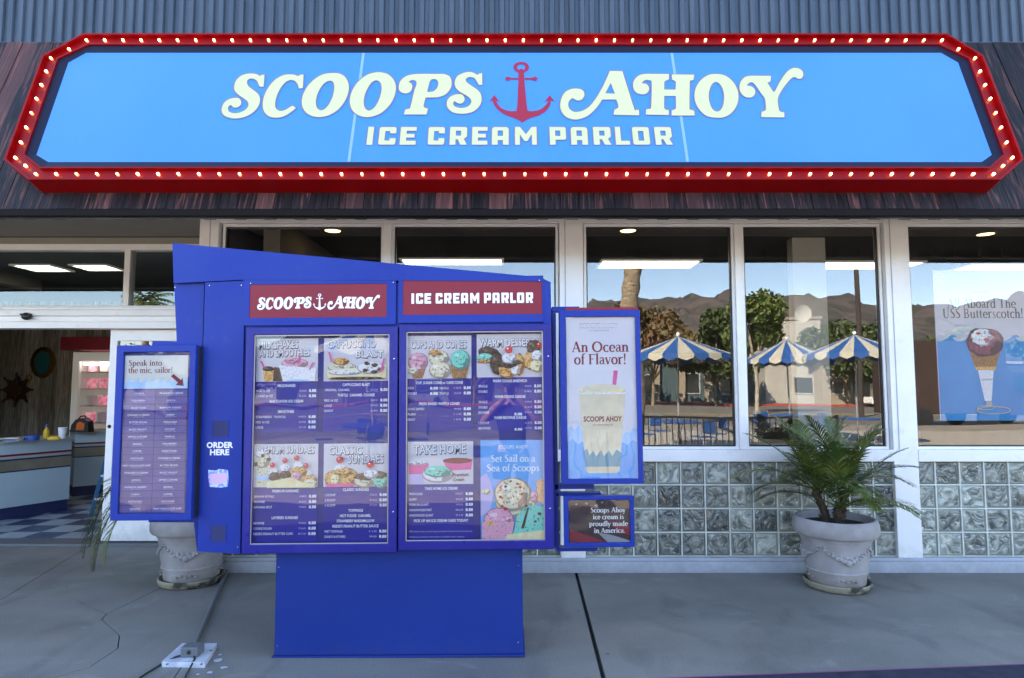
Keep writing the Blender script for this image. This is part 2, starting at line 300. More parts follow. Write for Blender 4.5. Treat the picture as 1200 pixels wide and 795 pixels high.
# ------------------------------------------------------------------ mesh builder
class MB:
    def __init__(s): s.v = []; s.f = []; s.mi = []; s.m = []
    def mat(s, m):
        if m not in s.m: s.m.append(m)
        return s.m.index(m)
    def add(s, vs, fs, m):
        o = len(s.v); k = s.mat(m); s.v += [tuple(x) for x in vs]
        for f in fs: s.f.append(tuple(i+o for i in f)); s.mi.append(k)
        return s
    def box(s, x0, x1, y0, y1, z0, z1, m):
        if x0 > x1: x0, x1 = x1, x0
        if y0 > y1: y0, y1 = y1, y0
        if z0 > z1: z0, z1 = z1, z0
        return s.add([(x0,y0,z0),(x1,y0,z0),(x1,y1,z0),(x0,y1,z0),(x0,y0,z1),(x1,y0,z1),(x1,y1,z1),(x0,y1,z1)],
            [(0,3,2,1),(4,5,6,7),(0,1,5,4),(1,2,6,5),(2,3,7,6),(3,0,4,7)], m)
    def prism(s, poly, T, d0, d1, m, m_side=None):
        """poly: (a,b) points; T(a,b,d) -> xyz, d grows away from the viewer"""
        area = sum(poly[i][0]*poly[(i+1) % len(poly)][1]-poly[(i+1) % len(poly)][0]*poly[i][1] for i in range(len(poly)))
        if area < 0: poly = poly[::-1]
        n = len(poly); vs = [T(a, b, d0) for a, b in poly]+[T(a, b, d1) for a, b in poly]
        s.add(vs, [tuple(range(n)), tuple(range(2*n-1, n-1, -1))], m)
        s.add(vs, [(i, i+n, (i+1) % n+n, (i+1) % n) for i in range(n)], m_side or m); return s
    def ring(s, outer, inner, T, d0, d1, m, d_in=None):
        n = len(outer); d_in = d0 if d_in is None else d_in
        vs = [T(a, b, d0) for a, b in outer]+[T(a, b, d_in) for a, b in inner]+[T(a, b, d1) for a, b in outer]+[T(a, b, d1) for a, b in inner]
        fs = []
        for i in range(n):
            j = (i+1) % n
            fs += [(i, j, j+n, i+n), (i+n, j+n, j+3*n, i+3*n), (j, i, i+2*n, j+2*n), (i+3*n, j+3*n, j+2*n, i+2*n)]
        return s.add(vs, fs, m)
    def tube(s, pts, r, m, n=8, cap=True):
        pts = [Vector(p) for p in pts]; vs = []
        if not isinstance(r, (list, tuple)): r = [r]*len(pts)
        up = Vector((0, 0, 1)); t0 = (pts[1]-pts[0]).normalized()
        if abs(t0.dot(up)) > .9: up = Vector((1, 0, 0))
        for i, p in enumerate(pts):
            t = (pts[min(i+1, len(pts)-1)]-pts[max(i-1, 0)]).normalized()
            x = t.cross(up).normalized(); y = x.cross(t); up = y
            vs += [p+(x*math.cos(k*2*math.pi/n)+y*math.sin(k*2*math.pi/n))*r[i] for k in range(n)]
        fs = [(i*n+k, i*n+(k+1) % n, (i+1)*n+(k+1) % n, (i+1)*n+k) for i in range(len(pts)-1) for k in range(n)]
        if cap: fs += [tuple(range(n-1, -1, -1)), tuple((len(pts)-1)*n+k for k in range(n))]
        return s.add(vs, fs, m)
    def lathe(s, prof, m, n=40, c=(0, 0, 0), sx=1, sy=1):
        vs = []
        for r, z in prof: vs += [(c[0]+r*math.cos(k*2*math.pi/n)*sx, c[1]+r*math.sin(k*2*math.pi/n)*sy, c[2]+z) for k in range(n)]
        fs = [(i*n+k, i*n+(k+1) % n, (i+1)*n+(k+1) % n, (i+1)*n+k) for i in range(len(prof)-1) for k in range(n)]
        return s.add(vs, fs, m)
    def ball(s, c, r, m, n=8, sq=(1, 1, 1)):
        prof = [(math.sin(math.pi*i/(n-1)) if 0 < i < n-1 else .001, -math.cos(math.pi*i/(n-1))) for i in range(n)]
        vs = []; k_ = n+2
        for a, z in prof: vs += [(c[0]+a*math.cos(k*2*math.pi/k_)*r*sq[0], c[1]+a*math.sin(k*2*math.pi/k_)*r*sq[1], c[2]+z*r*sq[2]) for k in range(k_)]
        return s.add(vs, [(i*k_+k, i*k_+(k+1) % k_, (i+1)*k_+(k+1) % k_, (i+1)*k_+k) for i in range(n-1) for k in range(k_)], m)
    def flat(s, loops, T, d, m):
        """filled flat shape with holes, facing the viewer"""
        L3 = [[Vector((a, b, 0)) for a, b in lp] for lp in loops]; fl = [p for lp in L3 for p in lp]
        fs = []
        for t in tessellate_polygon(L3):
            a, b, c = [fl[i] for i in t]
            ar = (b.x-a.x)*(c.y-a.y)-(c.x-a.x)*(b.y-a.y)
            if abs(ar) < 1e-14: continue
            fs.append(tuple(t) if ar > 0 else (t[0], t[2], t[1]))
        return s.add([T(p.x, p.y, d) for p in fl], fs, m)
    def build(s, name, parent=None, root=None, smooth=False, bevel=0, kind=None, label=None):
        root = root or parent
        while root is not None and root.parent: root = root.parent
        off = Vector(root.location) if root is not None else Vector((0, 0, 0))
        me = bpy.data.meshes.new(name); me.from_pydata([tuple(Vector(p)-off) for p in s.v], [], s.f)
        for m in s.m: me.materials.append(m)
        me.polygons.foreach_set('material_index', s.mi)
        if smooth:
            me.polygons.foreach_set('use_smooth', [True]*len(me.polygons))
            try: me.set_sharp_from_angle(angle=R(40))
            except Exception: pass
        me.update()
        o = bpy.data.objects.new(name, me); COL.objects.link(o)
        if parent is not None: o.parent = parent
        if bevel:
            b = o.modifiers.new('bevel', 'BEVEL'); b.width = bevel; b.segments = 2; b.limit_method = 'ANGLE'; b.angle_limit = R(50)
        if kind: o['kind'] = kind
        if label: o['label'] = label
        return o
def thing(name, label, cat, loc=(0, 0, 0), group=None):
    o = bpy.data.objects.new(name, None); COL.objects.link(o); o.location = loc; o.empty_display_size = .1
    o['label'] = label; o['category'] = cat
    if group: o['group'] = group
    return o
def tag(o, label, cat, group=None):
    o['label'] = label; o['category'] = cat
    if group: o['group'] = group
    return o
def inst(mesh, name, parent, loc, rot=(0, 0, 0), scale=(1, 1, 1), mods=None):
    o = bpy.data.objects.new(name, mesh); COL.objects.link(o); o.parent = parent
    root = parent
    while root is not None and root.parent: root = root.parent
    off = Vector(root.location) if root is not None else Vector((0, 0, 0))
    o.location = Vector(loc)-off; o.rotation_euler = rot; o.scale = scale; return o
def copy_tree(o, parent=None):
    c = o.copy(); COL.objects.link(c)
    if parent is not None: c.parent = parent
    for ch in list(o.children): copy_tree(ch, c)
    return c
def RECT(a0, b0, a1, b1): return [(a0, b0), (a1, b0), (a1, b1), (a0, b1)]
def TY(Y):                       # upright plane facing the street, d in metres behind Y
    return lambda a, b, d: Vector((a, Y+d, b))

# ------------------------------------------------------------------ lettering
def spline(spec, n=5):
    """'x,y' smooth point, 'x,y*' corner; closed Catmull-Rom"""
    P = []
    for w_ in spec.split():
        c = w_.endswith('*'); x, y = w_.rstrip('*').split(','); P.append((float(x), float(y), c))
    out = []; N = len(P)
    for i in range(N):
        p0, p1, p2, p3 = P[i-1], P[i], P[(i+1) % N], P[(i+2) % N]
        if p1[2]: p0 = p1
        if p2[2]: p3 = p2
        if p1[2] and p2[2]: out.append(p1[:2]); continue
        for k in range(n):
            t = k/n; q = []
            for j in (0, 1):
                a, b, c, d = p0[j], p1[j], p2[j], p3[j]
                q.append(.5*((2*b)+(-a+c)*t+(2*a-5*b+4*c-d)*t*t+(-a+3*b-3*c+d)*t**3))
            out.append(tuple(q))
    return out
def tr(lp, sc, ox, oy): return [(x/sc+ox, y/sc+oy) for x, y in lp]
GL = []      # (name, [loops in photo units])
def G(name, sc, ox, oy, *specs): GL.append((name, [tr(spline(s), sc, ox, oy) for s in specs]))
G('letter', 7.5, 250, 70, "443,105* 433,214* 390,214* 380,190 365,160 330,142 297,150 287,172 300,205 345,240 385,275 402,315 395,365 365,415 310,460 240,487 160,494 90,475 57,440 55,400 75,355 115,322 170,307 213,311 235,340 228,375 200,395 168,398 150,387 140,375* 125,385 118,405 130,430 170,442 220,435 265,412 290,380 285,345 252,318 205,285 172,250 165,215 180,160 225,115 280,95 335,92 375,100 400,115* 412,104*")
G('letter', 7.5, 250, 70, "787,103* 780,225* 738,230* 728,195 705,165 670,155 625,175 580,230 548,300 535,365 545,405 580,422 625,410 665,385 688,374* 720,400* 670,440 610,475 540,488 475,475 432,435 418,380 425,310 460,230 520,155 590,112 650,100 700,103 735,115* 752,104*")
G('letter', 7.5, 250, 70, "1050,88 1120,100 1165,140 1187,200 1180,270 1145,350 1085,420 1000,468 910,482 830,462 780,415 762,350 775,280 815,205 880,140 960,98", "1020,162 1045,180 1050,225 1035,300 1000,370 960,410 930,415 905,395 895,350 905,290 935,225 975,178")
G('letter', 6.667, 400, 70, "300,72 360,88 405,130 425,190 412,265 370,340 300,400 215,428 140,420 80,380 55,310 70,230 115,155 180,100 240,77", "275,142 300,165 305,210 290,275 260,335 225,368 200,370 178,345 172,300 185,240 215,180 245,148")
G('letter', 6.667, 400, 70, "620,85* 800,85* 845,105 863,150 855,200 820,245 765,270 700,275 658,275* 643,335 650,350 678,358* 663,408* 482,408* 492,365* 520,357 532,345 562,220 578,175 578,145* 550,138 525,150* 543,160 554,178 550,208 530,234 490,243 450,225 440,190 455,140 500,103 560,88", "690,150* 705,133 735,133 750,155 745,190 720,218 690,226 670,226*")
G('letter', 6.667, 400, 70, "1103,82* 1103,175* 1070,177* 1055,150 1035,122 1000,115 975,128 980,150 1020,180 1070,215 1095,255 1095,310 1065,360 1010,393 935,403 865,390 822,350 820,300 850,262 900,245 945,250 965,285 950,315 920,323 893,312 882,303* 875,322 890,342 935,352 985,340 1010,308 1000,280 962,252 915,225 885,190 880,150 900,105 950,78 1000,70 1035,78 1062,93* 1075,82*")
G('letter', 6, 560, 60, "930,115* 1023,118* 1105,375 1115,385 1142,395* 1140,433* 957,430* 960,390* 985,378 988,360 975,322* 880,322* 840,380 780,435 715,460 660,460 610,435 580,385 582,325 605,275 650,245 705,240 745,255 755,290 735,322 700,328 668,312* 645,335 645,375 675,402 725,400 780,370 830,310 880,225", "938,205* 965,278* 903,275*")
G('letter', 5.4545, 730, 65, "200,97* 302,98* 302,138* 285,143 273,152* 272,198* 340,198* 342,152* 332,143 317,138* 317,100* 463,102* 460,140* 443,145 437,157 435,312 442,325 466,335* 466,368* 315,368* 315,330* 335,325 342,316* 342,242* 272,242* 272,316* 280,326 302,330* 300,365* 150,362* 150,325* 172,320 182,306 186,160 175,143 148,141 127,158* 150,160 170,176 175,200 160,224 130,232 90,222 68,190 70,145 100,110 145,97")
G('letter', 5.4545, 730, 65, "595,97 660,107 715,150 747,215 745,285 710,345 660,377 605,382 540,370 490,325 463,265 467,195 500,140 545,107", "603,153 632,175 650,225 648,285 632,325 608,338 582,322 562,275 560,220 577,170")
G('letter', 5.4545, 730, 65, "830,108* 957,110* 955,150* 935,155* 975,215* 1015,140 1060,80 1105,58 1150,70 1167,100 1155,128 1130,132 1100,122 1065,155 1025,210 1003,262 1010,325 1018,338 1045,345* 1043,380* 892,378* 892,340* 915,332 920,318 914,260 890,225 850,168 825,155 803,172* 835,180 857,205 850,238 820,253 780,243 752,205 755,155 785,118")
ANCHOR = [tr(spline(s), 6, 560, 60) for s in (
 "288,112 322,112 328,190 347,380 365,400 410,398 455,380 490,345 498,325* 470,335* 507,288* 543,335* 515,325* 508,360 480,400 430,430 370,450 335,468 312,481* 290,467 250,448 190,425 140,390 110,350 105,325* 80,335* 115,288* 152,335* 127,328* 138,350 165,380 210,398 255,400 275,380 285,190",)]
ARING = [tr(spline(s), 6, 560, 60) for s in ("305,53 345,65 360,92 345,118 305,131 265,118 249,92 265,65", "305,70 326,76 334,92 326,107 305,113 284,107 276,92 284,76")]
ABAR = [tr(spline(s), 6, 560, 60) for s in ("192,172 205,159 232,166* 283,166* 283,178* 232,178* 205,188",)]
ABAR2 = [tr(spline(s), 6, 560, 60) for s in ("420,173 407,188 380,179* 330,179* 330,166* 380,166* 407,159",)]
q = .09
BLK = {'I': [[(0,0),(1,0),(1,1),(0,1)]],
 'C': [[(q,0),(1-q,0),(1,q),(1,.38),(.62,.38),(.62,.25),(.38,.25),(.38,.75),(.62,.75),(.62,.62),(1,.62),(1,1-q),(1-q,1),(q,1),(0,1-q),(0,q)]],
 'E': [[(0,0),(1,0),(1,.25),(.4,.25),(.4,.385),(.9,.385),(.9,.62),(.4,.62),(.4,.76),(1,.76),(1,1),(0,1)]],
 'R': [[(0,0),(.37,0),(.37,.3),(.45,.3),(.6,0),(1,0),(.83,.33),(1,.45),(1,1-q),(1-q,1),(0,1)], [(.37,.52),(.62,.52),(.62,.77),(.37,.77)]],
 'A': [[(0,0),(.37,0),(.37,.25),(.63,.25),(.63,0),(1,0),(1,.88),(.88,1),(.12,1),(0,.88)], [(.37,.5),(.63,.5),(.63,.78),(.37,.78)]],
 'M': [[(0,0),(.25,0),(.25,.55),(.42,.2),(.58,.2),(.75,.55),(.75,0),(1,0),(1,1),(.74,1),(.5,.6),(.26,1),(0,1)]],
 'P': [[(0,0),(.37,0),(.37,.27),(1-q,.27),(1,.36),(1,1-q),(1-q,1),(0,1)], [(.37,.5),(.62,.5),(.62,.78),(.37,.78)]],
 'L': [[(0,0),(1,0),(1,.24),(.42,.24),(.42,1),(0,1)]],
 'O': [[(q,0),(1-q,0),(1,q),(1,1-q),(1-q,1),(q,1),(0,1-q),(0,q)], [(.37,.24),(.63,.24),(.63,.76),(.37,.76)]]}
def z5(a, b): return (420+a/6, 420+b/6)
def z6(a, b): return (600+a/6, 600+b/6)
ICP = [('I',)+z5(54,102), ('C',)+z5(136,262), ('E',)+z5(287,404), ('C',)+z5(484,606), ('R',)+z5(638,765), ('E',)+z5(795,908), ('A',)+z5(935,1060), ('M',)+z5(1098,1258),
       ('P',)+z6(264,385), ('A',)+z6(414,538), ('R',)+z6(573,702), ('L',)+z6(728,832), ('O',)+z6(850,975), ('R',)+z6(1008,1134)]

def ribbon(mb, pts, T, d, m, w=.1, closed=False):
    """pts: (x,y[,w])"""
    P = [(p[0], p[1], (p[2] if len(p) > 2 else w)) for p in pts]; n = len(P); A = []; B = []
    for i in range(n):
        a = P[i-1] if (i > 0 or closed) else P[i]; c = P[(i+1) % n] if (i < n-1 or closed) else P[i]
        dx, dy = c[0]-a[0], c[1]-a[1]; L = math.hypot(dx, dy) or 1; nx, ny = -dy/L, dx/L; h = P[i][2]/2
        A.append((P[i][0]+nx*h, P[i][1]+ny*h)); B.append((P[i][0]-nx*h, P[i][1]-ny*h))
    vs = [T(x, y, d) for x, y in B]+[T(x, y, d) for x, y in A]
    fs = [(i, (i+1) % n, (i+1) % n+n, i+n) for i in range(n if closed else n-1)]
    mb.add(vs, fs, m)
TH, tn = .115, .045
def stem(x, y0, y1, sf='tb', w=TH):
    o = [('p', [(x, y0, w), (x, y1, w)])]
    if 'b' in sf: o.append(('p', [(x-w*.5-.055, y0+.017, .034), (x+w*.5+.055, y0+.017, .034)]))
    if 't' in sf: o.append(('p', [(x-w*.5-.055, y1-.017, .034), (x+w*.5+.03, y1-.017, .034)]))
    return o
def arc(cx, cy, rx, ry, a0, a1, tk=TH, th=tn):
    n = max(6, int(abs(a1-a0)/24)); o = []
    for i in range(n+1):
        a = R(a0+(a1-a0)*i/n); o.append((cx+rx*math.cos(a), cy+ry*math.sin(a), th+(tk-th)*abs(math.cos(a))))
    return [('p', o)]
def P_(*p): return [('p', list(p))]
arch = lambda x: P_((x+.04, .34, .04), (x+.12, .435, .06), (x+.21, .43, .09), (x+.265, .33, TH), (x+.265, 0, TH))+P_((x+.15, .017, .034), (x+.38, .017, .034))
SF = {
 'A': (.64, P_((.07,0,.05),(.31,.69,.05))+P_((.30,.69,.12),(.55,0,.12))+P_((.15,.23,.04),(.45,.23,.04))+P_((.0,.017,.034),(.17,.017,.034))+P_((.45,.017,.034),(.65,.017,.034))),
 'B': (.56, stem(.13,0,.68)+P_((.13,.66,.04),(.28,.66,.05),(.40,.58,.10),(.40,.44,.10),(.28,.36,.05),(.15,.355,.04))+P_((.25,.345,.04),(.40,.29,.10),(.45,.17,.12),(.38,.05,.09),(.25,.02,.045),(.13,.02,.04))),
 'F': (.50, stem(.13,0,.68)+P_((.13,.66,.045),(.47,.66,.045),(.47,.56,.03))+P_((.15,.36,.045),(.38,.36,.045))),
 'O': (.76, arc(.37,.34,.30,.33,0,360,.13)),
 'S': (.47, P_((.37,.62,.04),(.33,.66,.05),(.23,.68,.05),(.12,.62,.09),(.10,.52,.11),(.2,.40,.12),(.34,.29,.12),(.38,.17,.11),(.33,.06,.08),(.22,.01,.05),(.1,.04,.05),(.06,.12,.03))),
 'T': (.58, stem(.29,0,.68,'b')+P_((.03,.56,.03),(.04,.66,.045),(.54,.66,.045),(.55,.56,.03))),
 'U': (.66, stem(.14,.2,.68,'t')+P_((.14,.2,TH),(.17,.08,.10),(.27,.01,.05),(.40,.02,.05),(.49,.12,.05),(.51,.68,.05))+P_((.42,.663,.034),(.60,.663,.034))),
 'a': (.43, P_((.07,.36,.07),(.12,.43,.05),(.22,.46,.05),(.30,.40,.09),(.31,.30,.1),(.31,.08,.1),(.37,.015,.05),(.43,.03,.04))+P_((.29,.29,.04),(.16,.25,.06),(.09,.18,.09),(.08,.09,.1),(.15,.015,.06),(.25,.05,.05),(.3,.12,.04))),
 'b': (.50, stem(.12,0,.72,'t')+arc(.25,.23,.17,.22,-125,125)), 'c': (.42, arc(.25,.23,.18,.22,45,315)),
 'd': (.51, stem(.38,0,.72,'tb')+arc(.24,.23,.17,.22,55,305)), 'e': (.45, arc(.24,.23,.17,.22,5,318)+P_((.10,.25,.04),(.43,.25,.04))),
 'f': (.30, stem(.14,0,.56,'b')+P_((.14,.56,TH),(.17,.67,.08),(.25,.72,.05),(.33,.69,.07))+P_((.02,.44,.034),(.28,.44,.034))),
 'h': (.51, stem(.12,0,.72)+arch(.12)), 'i': (.26, stem(.13,0,.46)+P_((.07,.62,.11),(.18,.62,.11))),
 'k': (.50, stem(.12,0,.72)+P_((.16,.19,.04),(.36,.44,.05))+P_((.22,.27,.11),(.42,.0,.11))+P_((.27,.443,.034),(.46,.443,.034))),
 'l': (.26, stem(.13,0,.72)), 'm': (.78, stem(.12,0,.46)+arch(.12)+arch(.385)), 'n': (.51, stem(.12,0,.46)+arch(.12)),
 'o': (.48, arc(.24,.23,.18,.22,0,360)), 'p': (.51, stem(.12,-.22,.46)+arc(.25,.23,.17,.22,-125,125)),
 'r': (.37, stem(.12,0,.46)+P_((.16,.33,.04),(.23,.43,.05),(.31,.44,.09),(.35,.42,.09))),
 's': (.37, P_((.29,.38,.03),(.24,.44,.045),(.15,.45,.05),(.09,.38,.08),(.14,.28,.09),(.26,.2,.09),(.29,.11,.09),(.22,.02,.05),(.1,.02,.045),(.05,.1,.03))),
 't': (.31, P_((.14,.58,.05),(.14,.44,TH),(.14,.1,TH),(.18,.02,.07),(.29,.04,.035))+P_((.02,.44,.034),(.28,.44,.034))),
 'u': (.51, P_((.12,.46,TH),(.12,.14,TH),(.16,.03,.08),(.26,.02,.05),(.33,.1,.04))+stem(.38,0,.46,'b')+P_((.03,.443,.034),(.12,.443,.034))),
 'v': (.44, P_((.07,.46,.11),(.22,0,.11))+P_((.38,.46,.045),(.22,0,.045))+P_((0,.443,.034),(.16,.443,.034))+P_((.3,.443,.034),(.45,.443,.034))),
 'y': (.44, P_((.07,.46,.11),(.22,.02,.11))+P_((.38,.46,.045),(.2,-.08,.05),(.12,-.2,.07),(.04,-.19,.08))+P_((0,.443,.034),(.16,.443,.034))+P_((.3,.443,.034),(.45,.443,.034))),
 ',': (.2, P_((.10,.08,.1),(.10,.02,.09),(.05,-.09,.03))), '.': (.2, P_((.05,.05,.1),(.15,.05,.1))),
 '!': (.26, P_((.13,.70,.12),(.13,.2,.05))+P_((.07,.05,.1),(.18,.05,.1))), ' ': (.25, [])}
def serif(mb, s, T, x0, x1, base, cap, d, m, bold=1.0):
    """serif line: left x0, right x1, baseline, height of a capital; T(x,y,d)"""
    w_ = sum(SF[c][0] for c in s); sx = (x1-x0)/w_; sy = (cap-base)/.68; x = 0; k = 0
    for c in s:
        for kind, pts in SF[c][1]:
            k += 1
            P = [(p[0]+x, p[1], p[2]*bold) for p in pts]
            ribbon(mb, P, lambda a, b, dd: T(x0+a*sx, base+b*sy, dd), d-(k % 3)*.00012, m)
        x += SF[c][0]
_tc = {}
def text_mesh(s, bold=0.0):
    k = (s, bold)
    if k not in _tc:
        cu = bpy.data.curves.new('t', 'FONT'); cu.body = s; cu.size = 1; cu.offset = bold; cu.resolution_u = 2; cu.fill_mode = 'FRONT'
        ob = bpy.data.objects.new('t', cu); COL.objects.link(ob)
        dg = bpy.context.evaluated_depsgraph_get(); dg.update(); me = bpy.data.meshes.new_from_object(ob.evaluated_get(dg))
        vs = [(v.co.x, v.co.y) for v in me.vertices]; fs = [tuple(p.vertices) for p in me.polygons]
        bpy.data.objects.remove(ob); bpy.data.meshes.remove(me); bpy.data.curves.remove(cu)
        _tc[k] = (vs, fs)
    return _tc[k]
def sans(mb, s, T, x0, x1, base, cap, d, m, bold=.01, slope=0, arch_=0):
    vs, fs = text_mesh(s, bold)
    if not vs: return
    a0 = min(v[0] for v in vs); a1 = max(v[0] for v in vs); ch = .69
    W = a1-a0; out = []
    for x, y in vs:
        t = (x-a0)/W; out.append(T(x0+t*(x1-x0), base+y/ch*(cap-base)+slope*t+arch_*math.sin(t*12), d))
    ff = []
    for f in fs:
        a, b, c = [vs[i] for i in f[:3]]; ar = sum(vs[f[i]][0]*vs[f[(i+1) % len(f)]][1]-vs[f[(i+1) % len(f)]][0]*vs[f[i]][1] for i in range(len(f)))
        flip = ((x1-x0) < 0) ^ ((cap-base) < 0)
        ff.append(f if (ar > 0) ^ flip else f[::-1])
    mb.add(out, ff, m)

# ================================================================== GROUND
YW, YD = 5.54, 6.55                    # window wall, recessed door wall
def kerbY(x): return 3.56+.085*(x-1.0)
sidewalk = thing('sidewalk', '', ''); del sidewalk['label']; del sidewalk['category']; sidewalk['kind'] = 'structure'
TG = lambda a, b, d: Vector((a, b, -d))
MB().box(-16, 14, 4.6, 9, -.22, -.035, JOINT).prism([(-10, kerbY(-10)), (9, kerbY(9)), (9, 4.6), (-10, 4.6)], TG, .035, .22, JOINT).build('bed', sidewalk)
def slab(poly, z=0.0):
    # shrink a little towards the middle so that a joint stays open, then give it thickness
    cx = sum(p[0] for p in poly)/len(poly); cy = sum(p[1] for p in poly)/len(poly)
    out = []; n = len(poly)
    ar = sum(poly[i][0]*poly[(i+1) % n][1]-poly[(i+1) % n][0]*poly[i][1] for i in range(n)); sg = 1 if ar > 0 else -1
    for i in range(n):
        a, b, c = Vector(poly[i-1]), Vector(poly[i]), Vector(poly[(i+1) % n])
        e1 = (b-a).normalized(); e2 = (c-b).normalized(); n1 = Vector((-e1.y, e1.x))*sg; n2 = Vector((-e2.y, e2.x))*sg
        k = (n1+n2); k = k/max(.3, k.length_squared)*2*.003 if k.length > .2 else n1*.003
        out.append(tuple(b+k))
    m = MB(); m.prism(out, TG, -z, .05, CONC); return m.build('slab', sidewalk, bevel=.003)
def g2(u, v): p = onG(u, v); return (p.x, p.y)
c0 = g2(125, 720); c1 = g2(190, 688); r0 = g2(140, 745); r1 = g2(138, 760); r2 = g2(105, 782)
xL = -1.0
slab([(.50, kerbY(.5)), (9, kerbY(9)), (9, YW), (.55, YW)])
q1 = g2(229, 757); q2 = g2(266, 668); q3 = (q1[0]+.15, kerbY(-1.7)); q4 = (q2[0]-.02, YW)
slab([(.48, kerbY(.48)), (.53, YW), q4, q2, q1, q3])
slab([q3, q1, q2, q4, c1, c0, (c0[0]+.03, c0[1]-.10), r0, r1, r2, (r2[0]-.35, kerbY(r2[0]))])
slab([c0, c1, q4, (-2.62, 5.54), (-2.72, YD), (-4.2, YD), (-3.75, 4.83), (-3.2, 4.83)])
slab([(-4.2, YD), (-9, YD), (-9, 4.83), (-3.75, 4.83)])
slab([(-9, 4.83), (-3.2, 4.83), c0, (c0[0]+.03, c0[1]-.10), r0, r1, r2, (r2[0]-.35, kerbY(r2[0])), (-9, kerbY(-9))])
# the kerb, painted blue with a magenta edge line, and the drive lane where the photographer stands
kb = MB(); n = 24
K0 = [(-10+i*19/n, kerbY(-10+i*19/n)) for i in range(n+1)]
kb.prism(K0+[(x, y-.16) for x, y in K0[::-1]], TG, -.004, .16, KERBP).build('kerb', sidewalk, bevel=.01)
kb = MB(); kb.prism([(x, y+.001) for x, y in K0]+[(x, y+.012) for x, y in K0[::-1]], TG, -.0035, .01, KERBR).build('painted_line', sidewalk)
lane = MB(); lane.prism([(-60, -1.9), (60, -1.9), (60, kerbY(9)-.17), (9, kerbY(9)-.17), (-10, kerbY(-10)-.17), (-60, kerbY(-10)-.17)], TG, .12, .5, ASPH)
o = lane.build('drive_lane'); o['kind'] = 'structure'

# ================================================================== THE SHOP
shop = thing('shop_building', 'single-storey shop front with board-clad fascia, white window frames and glass-block base', 'building', (0, 5.6, 0))
ZH = PZ(262, YW); ZH2 = 3.105; ZS = PZ(527, YW); ZS0 = PZ(541, YW); ZB = PZ(653, YW)
ZSOF = 3.11
cols = [(-2.74, -2.575), (.415, .622), (3.262, 3.47), (6.35, 6.55)]
wins = [(-2.555, -1.133), (-1.059, .407), (.632, 1.955), (2.022, 3.252), (3.48, 4.86), (4.93, 6.34)]
for a, b in cols:
    MB().box(a, b, YW-.015, YW+.16, 0.0, ZH2, WHITE).build('column', shop, bevel=.004)
    MB().box(a+.045 if a > 0 else a+.09, a+.052 if a > 0 else a+.097, YW-.019, YW-.0155, ZS, ZH2-.02, BASEB).build('column_groove', shop)
for a, b in ((-1.133, -1.059), (1.955, 2.022), (4.86, 4.93)):
    MB().box(a, b, YW+.0, YW+.14, ZS, ZH, WHITE).build('mullion', shop, bevel=.004)
for a, b in ((-2.575, .415), (.622, 3.262), (3.47, 6.35)):
    MB().box(a, b, YW-.012, YW+.14, ZH+.001, ZH2, WHITE).build('window_head', shop, bevel=.004)
    MB().box(a, b, YW-.02, YW+.15, ZS0, ZS-.001, WHITE).build('window_sill', shop, bevel=.005)
for a, b in wins:
    f = MB(); f.ring(RECT(a, ZS, b, ZH), RECT(a+.022, ZS+.022, b-.022, ZH-.022), TY(YW+.03), 0, .05, WHITE)
    f.ring(RECT(a+.022, ZS+.022, b-.022, ZH-.022), RECT(a+.034, ZS+.034, b-.034, ZH-.034), TY(YW+.045), 0, .03, BLACK)
    f = f.build('window_frame', shop)
    MB().box(a+.030, b-.030, YW+.058, YW+.0582, ZS+.030, ZH-.030, GLASSW).build('pane', f)
MB().box(-2.60, 6.5, YW-.032, YW+.10, .0, ZB-.03, BASEB).box(-2.60, 6.5, YW-.024, YW+.10, ZB-.029, ZB-.001, BASEB).build('base_board', shop, bevel=.004)
# glass blocks
bs = .2032; me = MB(); N = 8; hw = bs/2-.0065; vs = []
def blk_y(i, j):
    e = min(i, j, N-i, N-j)
    return {0: .016, 1: .004}.get(e, 0.0)
for j in range(N+1):
    for i in range(N+1):
        fx = lambda k: -hw+[0, .007, .022, .055, .0965, .138, .171, .186, .193][k]*(2*hw/.193)
        vs.append((fx(i), blk_y(i, j), fx(j)))
fs = [(j*(N+1)+i, j*(N+1)+i+1, (j+1)*(N+1)+i+1, (j+1)*(N+1)+i) for j in range(N) for i in range(N)]
me.add(vs, fs, GBLK)
k0 = len(vs); me.add([(-hw, .016, -hw), (hw, .016, -hw), (hw, .016, hw), (-hw, .016, hw), (-hw, .07, -hw), (hw, .07, -hw), (hw, .07, hw), (-hw, .07, hw)], [(0, 4, 5, 1), (1, 5, 6, 2), (2, 6, 7, 3), (3, 7, 4, 0), (4, 7, 6, 5)], GBLK)
tmp = me.build('glass_block_mesh', smooth=True); gmesh = tmp.data; bpy.data.objects.remove(tmp)
for a, b in ((-2.575, .415), (.622, 3.300), (3.42, 6.35)):
    n = round((b-a)/bs); st = (b-a)/n
    pn = MB(); fr = []
    for i in range(n+1):
        x = a+i*st; pn.box(max(a, x-.0062), min(b, x+.0062), YW+.018, YW+.075, ZB, ZS0-.001, MORT)
    for j in range(5):
        z = ZB+j*(ZS0-ZB)/4
        for i in range(n): pn.box(a+i*st+.0063, a+(i+1)*st-.0063, YW+.018, YW+.075, max(ZB, z-.0062), min(ZS0-.001, z+.0062), MORT)
    pn = pn.build('glass_block_panel', shop)
    for j in range(4):
        for i in range(n):
            inst(gmesh, 'glass_block', pn, (a+(i+.5)*st, YW+.022, ZB+(j+.5)*(ZS0-ZB)/4), scale=(st/bs, 1, (ZS0-ZB)/4/bs))
MB().box(3.300, 3.42, YW-.012, YW+.12, ZB, ZS0-.001, WHITE).build('column', shop, bevel=.004)
